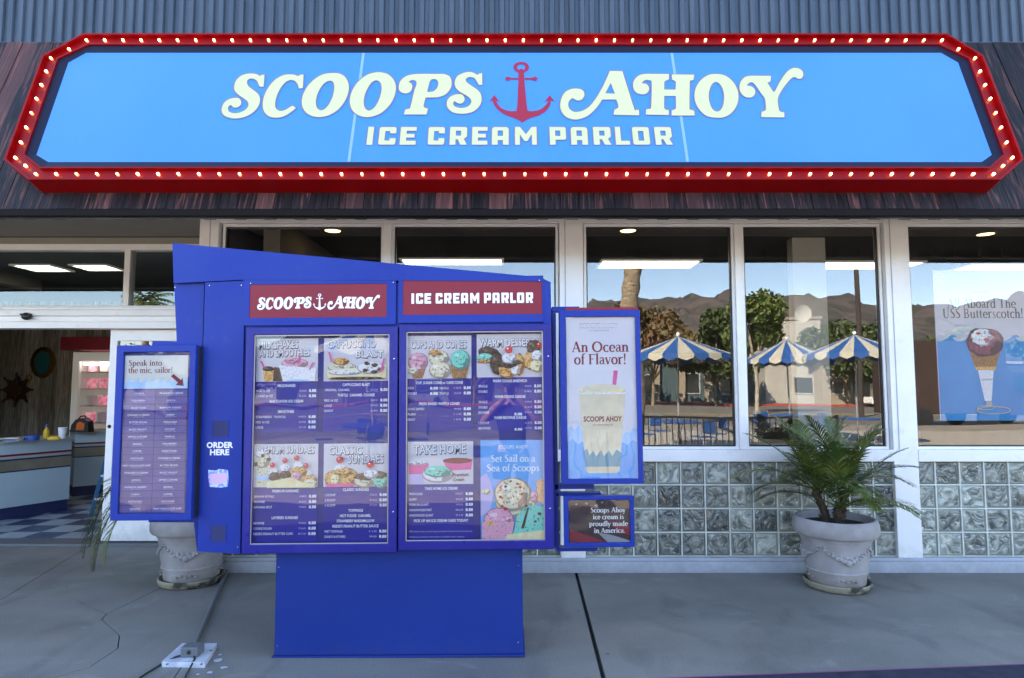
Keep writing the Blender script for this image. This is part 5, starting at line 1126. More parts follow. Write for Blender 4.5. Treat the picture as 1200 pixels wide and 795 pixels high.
o = MB(); p = onC(37, 516); o.lathe([(.045, .0), (.075, .0), (.078, .02), (.078, .055), (.045, .055), (.045, .0)], BLP, 20); o = o.build('tape_roll', smooth=True); o.location = p; tag(o, 'roll of blue tape lying on the near counter', 'tape roll')
o = MB(); p = onC(63, 516); o.lathe([(.0001, .0), (.05, .002), (.062, .02), (.055, .045), (.03, .06), (.0001, .062)], YEL, 10); o = o.build('sponge', smooth=True); o.location = p; o.scale = (1.3, .7, .8); tag(o, 'crumpled yellow sponge beside the white tub', 'sponge')
o = MB(); p = onC(82, 508); o.prism([(-.13, 0), (.13, 0), (.11, .15), (.04, .20), (-.06, .18), (-.12, .10)], lambda a, b, d: Vector((a, d, b)), -.06, .06, BLACK); o.prism([(-.05, .03), (.06, .03), (.07, .12), (0, .15), (-.04, .12)], lambda a, b, d: Vector((a, d, b)), -.066, -.061, ORA); o.tube([(-.06, 0, .18), (-.03, 0, .22), (.03, 0, .225), (.05, 0, .19)], .012, BLACK, 6)
o = o.build('tool_bag', bevel=.008); o.location = Vector(p)+Vector((0, .25, 0)); tag(o, 'black and orange tool bag at the back of the counters', 'tool bag')
o = MB(); p = onC(12, 517)
for k in range(7):
    a = random.uniform(0, 6.28); x, y = random.uniform(-.16, .16), random.uniform(-.1, .1); o.prism([(x+.09*math.cos(a+j*1.57+(.3 if j % 2 else 0)), y+.07*math.sin(a+j*1.57)) for j in range(4)], lambda a_, b_, d: Vector((a_, b_, -d+.3*a_*b_)), -.008-.006*k, -.004-.006*k, [PW, SEAP, PGREY][k % 3])
o = o.build('paper_pile'); o.location = p; tag(o, 'loose pile of papers on the far left of the counter', 'papers')
# wall ornaments
def place_on_back(o, u, v, lab, cat): p = onY(u, v, YB-.05); o.location = p; tag(o, lab, cat); return p
p = onY(19, 457, YB-.05); wh = thing('nautical_ornament', 'dark carved eight-pointed ship wheel ornament on the boarded wall', 'wall ornament', p)
m = MB(); m.prism([((.27 if k % 2 == 0 else .17)*math.cos(k*math.pi/8), (.27 if k % 2 == 0 else .17)*math.sin(k*math.pi/8)) for k in range(16)], lambda a, b, d: Vector((p.x+a, p.y+d, p.z+b)), 0, .03, WHEELW); m.build('wheel', wh, bevel=.004)
m = MB(); m.prism([(.11*math.cos(k*math.pi/8), .11*math.sin(k*math.pi/8)) for k in range(16)], lambda a, b, d: Vector((p.x+a, p.y+d, p.z+b)), -.02, -.001, BRASS); m.build('hub', wh)
for k in range(8):
    a = k*math.pi/4; MB().tube([(p.x+.11*math.cos(a), p.y-.012, p.z+.11*math.sin(a)), (p.x+.31*math.cos(a), p.y-.012, p.z+.31*math.sin(a))], [.012, .020], WHEELW, 7).build('spoke', wh)
p = onY(50, 425, YB-.05); dr = thing('round_plaque', 'oval teal plaque in an ornate brass rim on the boarded wall', 'plaque', p)
m = MB(); T_ = lambda a, b, d: Vector((p.x+a, p.y+d, p.z+b)); ou = [((.21+.018*(k % 2))*math.cos(k*math.pi/16), (.27+.018*(k % 2))*math.sin(k*math.pi/16)) for k in range(32)]; inn = [(.15*math.cos(k*math.pi/16), .21*math.sin(k*math.pi/16)) for k in range(32)]
m.ring(ou, inn, T_, 0, .03, BRASS, d_in=-.015); m.build('rim', dr); m = MB(); m.prism(inn, T_, .012, .02, TEAL); m.build('inlay', dr)
p = onY(34, 443, YB-.06); m = MB(); m.ball((0, 0, 0), .05, BRASS, 9).tube([(0, .0, 0), (0, .05, .02)], .02, BRASS, 8).tube([(0, 0, -.04), (0, 0, -.11)], [.012, .02], BRASS, 8); o = m.build('ship_bell', smooth=True); place_on_back(o, 34, 443, 'small brass bell hanging between the wheel and the plaque', 'bell')
# red valance and glass-door fridge with pink tubs
p0, p1 = onY(71, 395, 10.0), onY(127, 410, 10.0)
o = MB().box(-.6, 1.2, 0, .5, 0, p0.z-p1.z, BURG).build('valance', bevel=.005); o.location = (p0.x+.6, 10.0, p1.z); tag(o, 'deep red valance box over the fridge', 'valance')
fx0, fx1 = onY(84, 450, 10.1).x, onY(127, 450, 10.1).x+.35; fz = onY(84, 413, 10.1).z
fr = thing('display_fridge', 'lit white display fridge filled with pink tubs, behind the counters', 'fridge', (fx0, 10.1, 0))
MB().ring(RECT(fx0, 0, fx1, fz), RECT(fx0+.10, .25, fx1-.08, fz-.14), TY(10.1), 0, .06, FRDG).box(fx0, fx1, 10.62, 10.68, 0, fz, FRDG).box(fx0, fx0+.04, 10.161, 10.619, 0, fz, FRDG).box(fx1-.04, fx1, 10.161, 10.619, 0, fz, FRDG).build('body', fr)
MB().box(fx0+.10, fx1-.08, 10.12, 10.125, .25, fz-.14, GLASSK).build('door_glass', fr)
MB().box(fx0+.12, fx1-.10, 10.17, 10.2, fz-.20, fz-.16, LIT).build('lamp', fr)
for k in range(6):
    z = .45+k*.27; MB().box(fx0+.05, fx1-.05, 10.18, 10.6, z, z+.012, CTOP).build('shelf', fr)
    if k >= 1:
        for i in range(4):
            x = fx0+.18+i*.19
            if x > fx1-.12: break
            MB().lathe([(.0001, 0), (.062, 0), (.075, .14), (.078, .143), (.078, .16), (.0001, .165)], PINKB if (i+k) % 3 else WHITE, 14, (x, 10.32, z+.014)).build('ice_cream_tub', fr, smooth=True)
# ladder
la = onG(106, 607); lb = onY(113, 462, 7.6)
ld = thing('step_ladder', 'blue fibreglass step ladder leaning open just inside the sliding door', 'ladder', (la.x, la.y, .012))
top = Vector((lb.x+.02, la.y+.28, 1.50)); A0 = Vector((la.x, la.y, .012)); B0 = A0+Vector((.46, 0, 0)); At = top; Bt = top+Vector((.26, 0, 0))
for a, b in ((A0, At), (B0, Bt)): MB().tube([a, b], .026, LADB, 4).build('rail', ld)
for a, b in ((A0+Vector((.02, .75, 0)), At+Vector((.01, .05, -.03))), (B0+Vector((-.02, .75, 0)), Bt+Vector((-.01, .05, -.03)))): MB().tube([a, b], .018, LADB, 4).build('rear_leg', ld)
for k in range(5):
    f_ = .14+k*.18; a = A0.lerp(At, f_); b = B0.lerp(Bt, f_); MB().box(a.x+.01, b.x-.01, a.y-.03, a.y+.06, a.z-.015, a.z+.012, GASKET).build('step', ld)
MB().box(At.x-.03, Bt.x+.03, At.y-.03, At.y+.14, At.z, At.z+.05, LADB).build('top_cap', ld)
# a few things standing in the dining room behind the big windows
for i, (x, y) in enumerate(((1.35, 9.2), (3.9, 9.6), (-.8, 9.4))):
    t = thing('dining_table', ['round dining table inside, behind the window left of the pale column', 'round dining table inside, behind the window poster', 'round dining table inside, hidden in the dark behind the menu board'][i], 'table', (x, y, 0), 'dining tables inside')
    MB().lathe([(.0001, .72), (.42, .72), (.43, .74), (.42, .76), (.0001, .76)], CTOP, 28, (x, y, 0)).build('table_top', t); MB().lathe([(.22, 0), (.22, .02), (.03, .05), (.03, .72)], BLACK, 16, (x, y, 0)).build('pedestal', t)

# ================================================================== ACROSS THE STREET (it stands behind the camera and shows in the glass)
PATIO = concrete_mat('patio_paving', (.38, .345, .29), (.46, .42, .36), (.8, .8, .8))
def refl(u, d, v=455):
    """what the windows mirror at photo column u, at unfolded distance d"""
    return Vector(((u-600)*d/FPX, 2*YW-d, 0))
def rz(v, d): return CAM_H+(455-v)*d/FPX
g = MB(); g.prism([(-60, -12.5), (60, -12.5), (60, -1.9), (-60, -1.9)], TG, .0, .3, PATIO); o = g.build('patio'); o['kind'] = 'structure'
GRND = M('dry_ground', (.20, .17, .12), .95, col2=(.13, .12, .07), scale=.02, coords='Object')
g = MB(); g.prism([(-4000, -4200), (4000, -4200), (4000, -12.51), (-4000, -12.51)], TG, .35, 1, GRND).prism([(-4000, 60), (4000, 60), (4000, 4000), (-4000, 4000)], TG, .35, 1, GRND).prism([(-4000, -12.50), (-60.1, -12.50), (-60.1, 60), (-4000, 60)], TG, .35, 1, GRND).prism([(60.1, -12.50), (4000, -12.50), (4000, 60), (60.1, 60)], TG, .35, 1, GRND).prism([(-60, 9.1), (60, 9.1), (60, 59.9), (-60, 59.9)], TG, .35, 1, GRND)
o = g.build('ground'); o['kind'] = 'structure'
SIDEW = M('far_sidewalk', (.26, .235, .20), .8, col2=(.21, .19, .165), scale=.5); KRED = M('red_kerb', (.45, .04, .03), .7); ROADL = M('yellow_road_line', (.6, .42, .06), .7)
g = MB(); g.prism([(-150, -52), (150, -52), (150, -16.5), (-150, -16.5)], TG, .14, .5, M('sunlit_road', (.115, .105, .095), .9, col2=(.15, .14, .125), scale=.4, coords='Object')); g = g.build('road'); g['kind'] = 'structure'
m = MB(); m.box(-150, 150, -31.2, -31.05, -.139, -.134, ROADL).box(-150, 150, -30.9, -30.75, -.139, -.134, ROADL); m.build('road_line', g)
m = MB(); m.box(-150, 150, -16.49, -12.51, -.2, -.005, SIDEW).box(-150, 150, -58, -52.3, -.2, -.0, SIDEW); m = m.build('far_pavement'); m['kind'] = 'structure'
m = MB(); m.box(-150, 150, -52.29, -52.02, -.3, .02, KRED); m = m.build('far_kerb'); m['kind'] = 'structure'
# parasols
UB = M('parasol_blue', (.006, .075, .28), .8); UW = M('parasol_cream', (.42, .41, .345), .8)
def parasol(x, y, Rr, zt, ze, label, tl):
    t = thing('parasol', label, 'parasol', (x, y, 0), 'striped parasols on the patio'); n = 24
    for k in range(n):
        a0, a1 = 2*math.pi*k/n, 2*math.pi*(k+1)/n; m = MB(); vs = []
        for r_, z in ((.03, zt), (Rr*.5, ze+(zt-ze)*.53), (Rr, ze)): vs += [(x+r_*math.cos(a0), y+r_*math.sin(a0), z), (x+r_*math.cos(a1), y+r_*math.sin(a1), z)]
        am = (a0+a1)/2; vs += [(x+Rr*1.01*math.cos(a0), y+Rr*1.01*math.sin(a0), ze-.10), (x+Rr*1.01*math.cos(am), y+Rr*1.01*math.sin(am), ze-.17), (x+Rr*1.01*math.cos(a1), y+Rr*1.01*math.sin(a1), ze-.10)]
        m.add(vs, [(0, 2, 3, 1), (2, 4, 5, 3), (4, 6, 7, 8, 5)], UB if k % 2 else UW); m.build('canopy_panel', t)
    m = MB().tube([(x, y, .0), (x, y, zt+.02)], .024, GASKET, 10); m.build('pole', t, smooth=True); MB().ball((x, y, zt+.05), .05, PW, 8).build('finial', t, smooth=True)
    MB().lathe([(.28, 0), (.28, .05), (.04, .09), (.04, .3)], BLACK, 16, (x, y, 0)).build('base', t)
    q_ = thing('patio_table', tl, 'table', (x, y, 0), 'blue patio tables'); MB().lathe([(.03, .72), (.55, .72), (.56, .74), (.55, .755), (.03, .755)], UB, 26, (x, y, 0)).build('table_top', q_)
    for k in range(4):
        a = k*math.pi/2+.5; MB().tube([(x+.4*math.cos(a), y+.4*math.sin(a), 0), (x+.12*math.cos(a), y+.12*math.sin(a), .4), (x+.4*math.cos(a), y+.4*math.sin(a), .72)], .014, CHROME, 6).build('leg', q_, smooth=True)
        b_ = a+.78; cxx, cyy = x+.95*math.cos(b_), y+.95*math.sin(b_)
        ch = thing('patio_chair', ['blue wire chair on the street side of the ', 'blue wire chair on the left of the ', 'blue wire chair on the shop side of the ', 'blue wire chair on the right of the '][k]+tl.replace('round blue ', ''), 'chair', (cxx, cyy, 0), 'wire chairs round the patio tables'); ch.rotation_euler = (0, 0, b_)
        cm = MB(); cm.box(-.2, .2, -.2, .2, .43, .45, UB)
        o = cm.build('seat'); o.parent = ch
        cm = MB(); cm.tube([(.2, -.18, .45), (.26, -.16, .85), (.26, .16, .85), (.2, .18, .45)], .012, CHROME, 6); cm.box(.225, .245, -.15, .15, .55, .8, UB); o = cm.build('backrest'); o.parent = ch
        for sx_ in (-1, 1):
            for sy_ in (-1, 1): o = MB().tube([(.18*sx_, .18*sy_, .43), (.21*sx_, .2*sy_, 0)], .011, CHROME, 5).build('leg'); o.parent = ch
for (u, d, Rr, v, lab, tl) in ((797, 15.6, 1.35, 394, 'blue and cream striped parasol mirrored in the third window', 'round blue table nearest the shop'), (925, 19.5, 1.35, 399, 'blue and cream striped parasol mirrored in the fourth window, farthest of the three', 'round blue table farthest off'), (1006, 17.2, 1.3, 393, 'blue and cream striped parasol mirrored at the right of the fourth window', 'round blue table nearest the utility pole')):
    p = refl(u, d); parasol(p.x, p.y, Rr, rz(v, d), rz(v+22, d), lab, tl)
p = refl(470, 17.5); parasol(p.x, p.y, 1.35, 2.9, 2.4, 'blue and cream striped parasol at the left of the patio', "round blue table at the patio's left")
# railing
rl = thing('patio_railing', 'dark metal railing with close upright bars along the patio edge', 'railing', (0, -2.1, 0))
for a in (.7, 2.7, 4.7, 6.7):
    MB().box(a-.03, a+.03, -2.13, -2.07, 0, 1.0, BLACK).build('post', rl)
MB().box(.7, 6.7, -2.12, -2.08, .93, .97, BLACK).box(.7, 6.7, -2.115, -2.085, .12, .15, BLACK).build('rail', rl)
tmp = MB().box(-.009, .009, -.009, .009, .151, .929, BLACK).build('t'); bb = tmp.data; bpy.data.objects.remove(tmp)
for i in range(1, 48):
    if i % 16: inst(bb, 'bar', rl, (.7+i*.125, -2.1, 0))
# trees
def leafcloud(mb, c, r, n, size, m, flat_=.75):
    for _ in range(n):
        while True:
            p = Vector((random.uniform(-1, 1), random.uniform(-1, 1), random.uniform(-1, 1)))
            if .35 < p.length < 1: break
        p = Vector(c)+Vector((p.x*r, p.y*r, p.z*r*flat_)); a = Vector((random.gauss(0, 1), random.gauss(0, 1), random.gauss(0, 1))).normalized(); b = a.orthogonal().normalized(); s = size*random.uniform(.6, 1.3)
        mb.add([p-a*s, p+b*s*.6, p+a*s, p-b*s*.6], [(0, 1, 2, 3)], m)
LEAF = M('street_tree_leaf', (.045, .085, .018), .6, col2=(.10, .13, .03), scale=1.2); LEAFD = M('dark_tree_leaf', (.025, .05, .014), .6, col2=(.05, .075, .02), scale=1); LEAFR = M('russet_tree_leaf', (.13, .06, .03), .6, col2=(.09, .09, .03), scale=.8)
BARK = M('pale_bark', (.42, .38, .31), .8, col2=(.26, .22, .18), scale=4); BARKD = M('palm_bark', (.34, .27, .19), .9, col2=(.13, .10, .07), scale=3, stretch=(1, 1, 4), bump=1, bscale=8, bdist=.05)
def tree(x, y, H, Rr, m, bark, label, n=2600, trunk_h=.35, group='street trees mirrored in the windows', ls=.16):
    t = thing('street_tree', label, 'tree', (x, y, -.2), group); tk = MB(); th_ = H*trunk_h
    tk.tube([(x, y, -.2), (x+.05, y, th_*.6), (x, y, th_)], [.17, .13, .12], bark, 9); cl_ = MB(); k = 9
    for i in range(k):
        a = i*2.4+random.random(); rr = Rr*random.uniform(.25, .72); c = Vector((x+rr*math.cos(a), y+rr*math.sin(a), th_+(H-th_)*random.uniform(.22, .82))); tk.tube([(x, y, th_*.95), ((x+c.x)/2, (y+c.y)/2, (th_+c.z)/2+.1), tuple(c)], [.09, .06, .02], bark, 6)
        leafcloud(cl_, c, Rr*random.uniform(.38, .55), n//k, ls, m)
    tk.build('trunk', t, smooth=True); cl_.build('crown', t)
p = refl(885, 44); tree(p.x, p.y, rz(330, 44), 2.6, LEAF, BARK, 'green street tree with a white trunk mirrored in the fourth window', 5000, .33)
p = refl(838, 62); tree(p.x, p.y, rz(356, 62), 4.0, LEAFD, BARKD, 'dark bushy tree mirrored at the right edge of the third window', 4500, .2, ls=.25)
p = refl(765, 58); tree(p.x, p.y, rz(352, 58), 4.5, LEAFR, BARKD, 'russet tree mirrored behind the left parasol', 3600, .25, ls=.25)
p = refl(705, 60); tree(p.x, p.y, rz(350, 60), 4.0, LEAFR, BARKD, 'russet tree mirrored left of the palm trunk', 3200, .25, ls=.25)
p = refl(990, 66); tree(p.x, p.y, rz(372, 66), 4.2, LEAFD, BARKD, 'dark tree mirrored beside the utility pole', 3600, .2, ls=.25)
p = refl(1030, 60); tree(p.x, p.y, rz(368, 60), 3.0, LEAFD, BARKD, 'dark tree mirrored right of the utility pole', 3000, .2, ls=.25)
p = refl(1105, 60); tree(p.x, p.y, rz(385, 60), 3.6, LEAFD, BARKD, 'dark tree mirrored behind the window poster', 3000, .2, ls=.25)
p = refl(660, 62); tree(p.x, p.y, rz(362, 62), 3.4, LEAF, BARKD, 'green tree mirrored beside the white column', 2600, .2, ls=.25)
for u, d in ((420, 60), (560, 66), (300, 58), (1240, 60), (180, 62)):
    p = refl(u, d); tree(p.x, p.y, rz(372 if u > 350 else 402, d), 3.6, LEAFD, BARKD, {420: 'dark tree across the street, second from the left', 560: 'dark tree across the street behind the photographer', 300: 'dark tree across the street, third from the right end of the row', 1240: 'dark tree across the street, rightmost of the row', 180: 'dark tree across the street, leftmost of the row'}[u], 2200, .2, ls=.25)
def tall_palm(x, y, H, rt, label):
    t = thing('tall_palm', label, 'palm tree', (x, y, -.2), 'tall palms mirrored in the windows')
    tk = MB(); P = [(x+.12*math.sin(i*.4), y, -.2+i*H/24) for i in range(25)]; tk.tube(P, [rt*(1.12 if i % 2 else .95)*(1.15-.2*i/24) for i in range(25)], BARKD, 14); tk.build('trunk', t, smooth=True); cr = MB(); b = Vector((P[-1][0], y, H-.2))
    for k in range(44):
        az = k*2.4; lift = R(70-100*(k/44)); ln = 1.9
        d = Vector((math.cos(az), math.sin(az), 0)); v = d*math.cos(lift)+Vector((0, 0, math.sin(lift))); pp_ = [b]; 
        for i in range(8): v = (v+Vector((0, 0, -.16))).normalized(); pp_.append(pp_[-1]+v*ln/8)
        for i in range(1, 8):
            s = v.cross(Vector((0, 0, 1))).normalized()*(.34*math.sin(math.pi*i/8)+.05)
            for sg in (-1, 1): cr.add([pp_[i], pp_[i+1], pp_[i+1]+s*sg+Vector((0, 0, -.22))], [(0, 1, 2)], LEAF)
    for k in range(120):
        az = random.random()*6.28; r_ = rt*random.uniform(1.05, 1.5); z = H-random.uniform(.2, 1.4); cr.add([(x+r_*math.cos(az), y+r_*math.sin(az), z), (x+r_*1.1*math.cos(az+.25), y+r_*1.1*math.sin(az+.25), z), (x+r_*1.25*math.cos(az+.1), y+r_*1.25*math.sin(az+.1), z-.7)], [(0, 1, 2)], TRUNK)
    cr.build('crown', t)
p = refl(743, 27); tall_palm(p.x, p.y, 9.6, .33, 'thick palm trunk mirrored in the third window beside the poster case')
p = refl(151, 45); tall_palm(p.x, p.y, rz(346, 45), .22, 'short palm mirrored in the transom over the doors')
# pole, wires
p = refl(1010, 38); up = thing('utility_pole', 'dark wooden utility pole mirrored at the right of the fourth window', 'utility pole', (p.x, p.y, -.2))
MB().tube([(p.x, p.y, -.2), (p.x, p.y, 13)], [.15, .11], M('pole_wood', (.045, .035, .03), .9), 10).build('pole', up); MB().box(p.x-1.3, p.x+1.3, p.y-.05, p.y+.05, 11.8, 11.95, BARKD).build('crossarm', up)
wz = rz(303, 38)
o = MB().tube([(-70+p.x, p.y, wz+.0), (p.x-35, p.y, wz+.25 if False else wz-.1), (p.x, p.y-.13, wz+.0), (p.x+35, p.y, wz-.1), (p.x+70, p.y, wz)], .035, BLACK, 5).build('overhead_cable'); tag(o, 'thick black cable strung along the street from the utility pole', 'cable')
p = refl(196, 22); pl2 = thing('street_lamp', 'slim dark street lamp with a curved arm mirrored in the transom', 'street lamp', (p.x, p.y, -.2))
MB().tube([(p.x, p.y, -.2), (p.x, p.y, 4.6), (p.x-.1, p.y, 5.2), (p.x-.5, p.y, 5.6)], [.07, .05, .04, .035], BLACK, 8).build('pole', pl2, smooth=True); MB().ball((p.x-.6, p.y, 5.55), .12, BLACK, 8, (1.6, 1, .6)).build('lamp_head', pl2)
# buildings over the road
BW = M('white_stucco', (.42, .41, .385), .8, col2=(.35, .345, .33), scale=.6); BT = M('dark_teal_wall', (.05, .09, .11), .7); BB = M('beige_pier', (.30, .26, .20), .8); WDK = M('dark_window', (.02, .025, .03), .15); BRN = M('brown_stucco', (.07, .05, .04), .85)
def house(x0, x1, y0, y1, H, m, label, wins_, roofm=BEIGE, door_=None):
    t = thing('street_building', label, 'building', ((x0+x1)/2, (y0+y1)/2, -.2), 'buildings over the road')
    MB().box(x0, x1, y0, y1, -.2, H, m).build('wall', t); MB().box(x0-.15, x1+.15, y0-.15, y1+.15, H+.001, H+.3, roofm).build('roof', t)
    for a, b, c_, d_ in wins_:
        f = MB(); f.ring(RECT(x0+a, c_, x0+b, d_), RECT(x0+a+.12, c_+.12, x0+b-.12, d_-.12), lambda s, z, d: Vector((s, y1+.08-d, z)), 0, .08, BW)
        f.f = [q_[::-1] for q_ in f.f]; f = f.build('window', t); MB().box(x0+a+.12, x0+b-.12, y1+.02, y1+.03, c_+.12, d_-.12, WDK).build('pane', f)
    return t
p = refl(896, 68); x0 = p.x; p2 = refl(963, 68); house(x0, p2.x, p.y-10, p.y, rz(376, 68), BW, 'white two-storey building mirrored behind the street tree', [(.8, 1.9, 5, 6.5), (3.4, 4.6, 5, 6.5), (3, 5.2, 1, 2.9)])
p = refl(964, 66); house(p.x, p.x+5, p.y-8, p.y, rz(410, 66), BB, 'low beige building mirrored right of the white one', [(1, 2.2, 1, 2.4), (3, 4.2, 1, 2.4)])
p = refl(740, 70); p2 = refl(892, 70); t = house(p.x-4, p2.x, p.y-9, p.y, rz(418, 70), BT, 'low dark teal building with beige piers mirrored under the left parasol', [(5.2, 7.2, .8, 3.2), (9.5, 11.6, .8, 3.2), (13.6, 15.6, .8, 3.2)])
for i in range(6): MB().box(p.x-3.6+i*2.9, p.x-2.8+i*2.9, p.y+.101, p.y+.5, -.2, rz(418, 70)-.1, BB).build('pier', t)
p = refl(480, 68); house(p.x-6, p.x+9, p.y-8, p.y, 3.6, BRN, 'low brown building across the street behind the photographer', [(2, 4, 1, 2.6), (7, 10, 1, 2.6)]); p = refl(250, 68); house(p.x-9, p.x+8, p.y-8, p.y, 4.4, BW, 'long white building across the street at the left', [(2, 4, 1, 2.6), (6, 8, 1, 2.6), (10, 13, 1, 2.6)])
p = refl(1130, 70); house(p.x-4, p.x+14, p.y-9, p.y, 4.2, BRN, 'long brown building across the street at the right', [(14.2, 16.2, 1, 2.6)])
# satellite dish
p = refl(953, 64); ds = thing('satellite_dish', 'white satellite dish on the roof of the white building', 'satellite dish', (p.x, p.y-2, 7.9 if False else rz(376, 66)))
# car
def car(x, y, label, m):
    t = thing('parked_car', label, 'car', (x, y, -.14)); T = lambda a, b, d: Vector((x+a, y+.85-d, -.14+b))
    body = [(-2.2, .35), (-2.15, .75), (-1.9, .95), (-1.0, 1.02), (-.5, 1.42), (1.0, 1.45), (1.7, 1.05), (2.15, .95), (2.2, .4), (1.85, .25), (-1.9, .25)]
    b = MB(); b.prism(body, T, 0, 1.7, m); b.build('body', t, bevel=.06)
    b = MB(); b.box(x-.55, x+.95, y+.851, y+.86, -.14+1.02, -.14+1.36, WDK); b.build('window', t)
    for a in (-1.35, 1.35):
        for s in (.86, -.86):
            w_ = MB(); w_.lathe([(.0001, -.09), (.2, -.1), (.31, -.09), (.33, 0), (.31, .09), (.0001, .1)], BLACK, 18); w_.v = [(px_+x+a, pz_+y+s, py_+.33-.14) for px_, py_, pz_ in w_.v]; w_.build('wheel', t, smooth=True)
p = refl(1048, 60); car(p.x, -49.5, 'white car parked over the road, mirrored at the right window edge', M('white_car_paint', (.7, .7, .72), .3))
p = refl(480, 48); car(p.x, -48, 'grey car parked over the road, left of the photographer', M('grey_car_paint', (.2, .21, .23), .3))
tv = thing('delivery_truck', 'dark brown box truck parked at the near kerb, mirrored behind the window poster', 'truck', (19.4, -17.6, -.14)); TRK = M('brown_truck_paint', (.045, .026, .020), .45)
MB().box(16.9, 21.6, -18.8, -16.7, .45, 3.55, TRK).build('cargo_box', tv, bevel=.05)
b = MB(); b.prism([(21.62, .35), (23.6, .35), (23.65, 1.25), (23.25, 1.4), (22.7, 2.25), (21.62, 2.3)], lambda a, b_, d: Vector((a, -16.8-d, b_)), 0, 1.9, TRK); b.f = [f_[::-1] for f_ in b.f]; b.build('cab', tv, bevel=.04)
MB().box(21.9, 22.7, -16.79, -16.78, 1.35, 2.1, WDK).build('window', tv)
for a in (17.8, 20.6, 22.9):
    for yy in (-16.75, -18.7):
        w_ = MB(); w_.lathe([(.0001, -.1), (.25, -.12), (.42, -.1), (.44, 0), (.42, .1), (.0001, .12)], BLACK, 18); w_.v = [(x_+a, z_+yy, y_+.30) for x_, y_, z_ in w_.v]; w_.build('wheel', tv, smooth=True)
m = MB(); ds_r = .9
for sgn in (1,):
    vs = [ ]; nn = 18
    for j in range(5):
        for k in range(nn): a = 2*math.pi*k/nn; r_ = ds_r*j/4; vs.append((p.x*0+ds.location.x+r_*math.cos(a), ds.location.y+.25*(j/4)**2, ds.location.z-.9+.9+r_*math.sin(a)+.6))
    m.add(vs, [(j*nn+k, j*nn+(k+1) % nn, (j+1)*nn+(k+1) % nn, (j+1)*nn+k) for j in range(4) for k in range(nn)], BW)
m.build('dish', ds, smooth=True); MB().tube([(ds.location.x, ds.location.y-.2, ds.location.z), (ds.location.x, ds.location.y-.02, ds.location.z+.6)], .05, BLACK, 6).build('mast', ds)
# hills: a real ridge, 1.3 to 2.6 km off
from mathutils import noise as mn
HILL = M('hazed_chaparral_slope', (.088, .070, .068), .95, col2=(.042, .044, .040), scale=.02, detail=12, lo=.42, hi=.6, coords='Object', bump=1, bscale=.03, bdist=14)  # grey-mauve of the distance haze is put into the slope colour
h = MB(); nx, ny = 150, 46; vs = []
for j in range(ny+1):
    for i in range(nx+1):
        x = -2600+5200*i/nx; fy = j/ny; y = -1300-1700*fy
        v_ = mn.fractal(Vector((x*.0016, y*.0016, 3.1)), 1.0, 2.0, 6); rd = 1-abs(mn.fractal(Vector((x*.0042, y*.0026, 8.1)), 1.0, 2.0, 5))
        z = (math.sin(min(1, fy*1.35)*math.pi*.5)**1.2)*(262+105*v_+120*(rd-.6))*min(1, max(.35, 1+(x+250)/1300))+fy*70
        vs.append((x, y, max(-6, z-6 if fy > .01 else -6)))
h.add(vs, [(j*(nx+1)+i, (j+1)*(nx+1)+i, (j+1)*(nx+1)+i+1, j*(nx+1)+i+1) for j in range(ny) for i in range(nx)], HILL)
o = h.build('hills', smooth=True); o['kind'] = 'structure'
o.data.shade_smooth() if hasattr(o.data, 'shade_smooth') else None

# ================================================================== THE PHOTOGRAPHER (mirrored in the menu glass)
pe = thing('person', 'person in a navy shirt and dark shorts holding a camera up to the eye', 'person', (0, -.22, -.12))
SKIN = M('skin', (.50, .27, .19), .5); SHIRT = M('navy_shirt', (.02, .03, .09), .8, col2=(.03, .045, .12), scale=8); SHORT = M('dark_shorts', (.03, .03, .035), .8); HAIR = M('dark_hair', (.02, .013, .01), .6)
def skinned(name, J, E_, m, parent, sub=2):
    me = bpy.data.meshes.new(name); me.from_pydata([j[:3] for j in J], E_, []); me.materials.append(m)
    o = bpy.data.objects.new(name, me); COL.objects.link(o); o.parent = parent
    s = o.modifiers.new('skin', 'SKIN'); lay = me.skin_vertices[0] if me.skin_vertices else None
    if lay is None:
        bm = bmesh.new(); bm.from_mesh(me); bm.verts.layers.skin.verify(); bm.to_mesh(me); bm.free(); lay = me.skin_vertices[0]
    for i, j in enumerate(J): lay.data[i].radius = (j[3], j[4] if len(j) > 4 else j[3]); lay.data[i].use_root = (i == 0)
    s.use_smooth_shade = True; b = o.modifiers.new('sub', 'SUBSURF'); b.levels = sub; b.render_levels = sub; return o
z0 = 0
J = [(0, 0, .95, .15, .11), (0, .0, 1.12, .14, .10), (0, -.01, 1.32, .17, .11), (0, -.02, 1.46, .08, .07), (0, 0, 1.52, .055), (0, .01, 1.60, .075, .09), (0, .0, 1.70, .08, .095), (0, .0, 1.76, .05),
     (.10, 0, .88, .095), (.12, .02, .50, .065), (.12, .0, .12, .045), (.12, .10, .06, .04), (-.10, 0, .88, .095), (-.12, .02, .50, .065), (-.12, .0, .12, .045), (-.12, .10, .06, .04),
     (.18, -.02, 1.42, .06), (.34, .05, 1.24, .045), (.12, .13, 1.50, .03), (.07, .15, 1.56, .032), (-.18, -.02, 1.42, .06), (-.34, .05, 1.24, .045), (-.12, .13, 1.50, .03), (-.07, .15, 1.56, .032)]
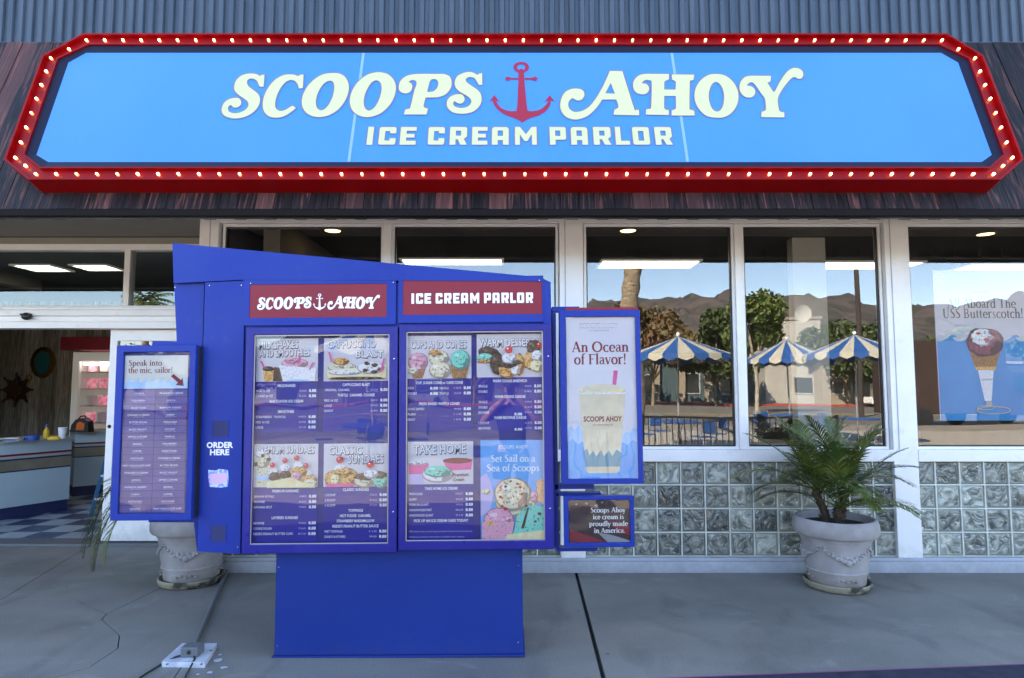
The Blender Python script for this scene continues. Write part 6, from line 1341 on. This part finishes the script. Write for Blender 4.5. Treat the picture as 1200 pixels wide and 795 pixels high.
E2 = [(0, 1), (1, 2), (2, 3), (3, 4), (4, 5), (5, 6), (6, 7), (0, 8), (8, 9), (9, 10), (10, 11), (0, 12), (12, 13), (13, 14), (14, 15), (2, 16), (16, 17), (17, 18), (18, 19), (2, 20), (20, 21), (21, 22), (22, 23)]
skinned('body', J, E2, SKIN, pe)
skinned('shirt', [(0, 0, .80, .175, .14), (0, 0, 1.10, .165, .125), (0, -.01, 1.30, .19, .13), (0, -.02, 1.43, .10, .09), (.19, -.02, 1.41, .075), (.28, .02, 1.30, .066), (-.19, -.02, 1.41, .075), (-.28, .02, 1.30, .066)], [(0, 1), (1, 2), (2, 3), (2, 4), (4, 5), (2, 6), (6, 7)], SHIRT, pe)
skinned('shorts', [(0, 0, .92, .165, .125), (.10, 0, .84, .11), (.12, .01, .55, .09), (-.10, 0, .84, .11), (-.12, .01, .55, .09)], [(0, 1), (1, 2), (0, 3), (3, 4)], SHORT, pe)
hm = MB().ball((0, -.245, 1.715-.12), .098, HAIR, 12, (1, 1.1, .95)); hm.build('hair', pe, smooth=True)
for s in (-1, 1):
    for k in range(4):
        zz = 1.505-.12+.12+k*.018-.0; MB().tube([(s*.072, -.085, zz), (s*.079, -.06, zz), (s*.065, -.045, zz), (s*.045, -.045, zz)], .0085, SKIN, 6).build('finger', pe, smooth=True)
    MB().tube([(s*.07, -.10, 1.50), (s*.05, -.11, 1.485), (s*.03, -.10, 1.49)], .010, SKIN, 6).build('thumb', pe, smooth=True)
    MB().ball((s*.12, -.22+.12, -.05+.0), .06, BLACK, 8, (.8, 2.0, .7)).build('shoe', pe, smooth=True)
cmr = thing('camera', 'black camera held up to the face of the photographer', 'camera', (0, -.09, 1.55))
cmr.name = 'handheld_camera'
MB().box(-.065, .065, -.115, -.062, 1.50, 1.585, BLACK).box(-.025, .025, -.11, -.065, 1.5855, 1.605, BLACK).build('camera_body', cmr, bevel=.006)
m = MB(); m.lathe([(.032, 0), (.034, .02), (.034, .045), (.030, .045), (.028, .035), (.0001, .034)], BLACK, 20); m.v = [(x, -.0618+z, 1.545+y) for x, y, z in m.v]; m.build('lens', cmr, smooth=True)
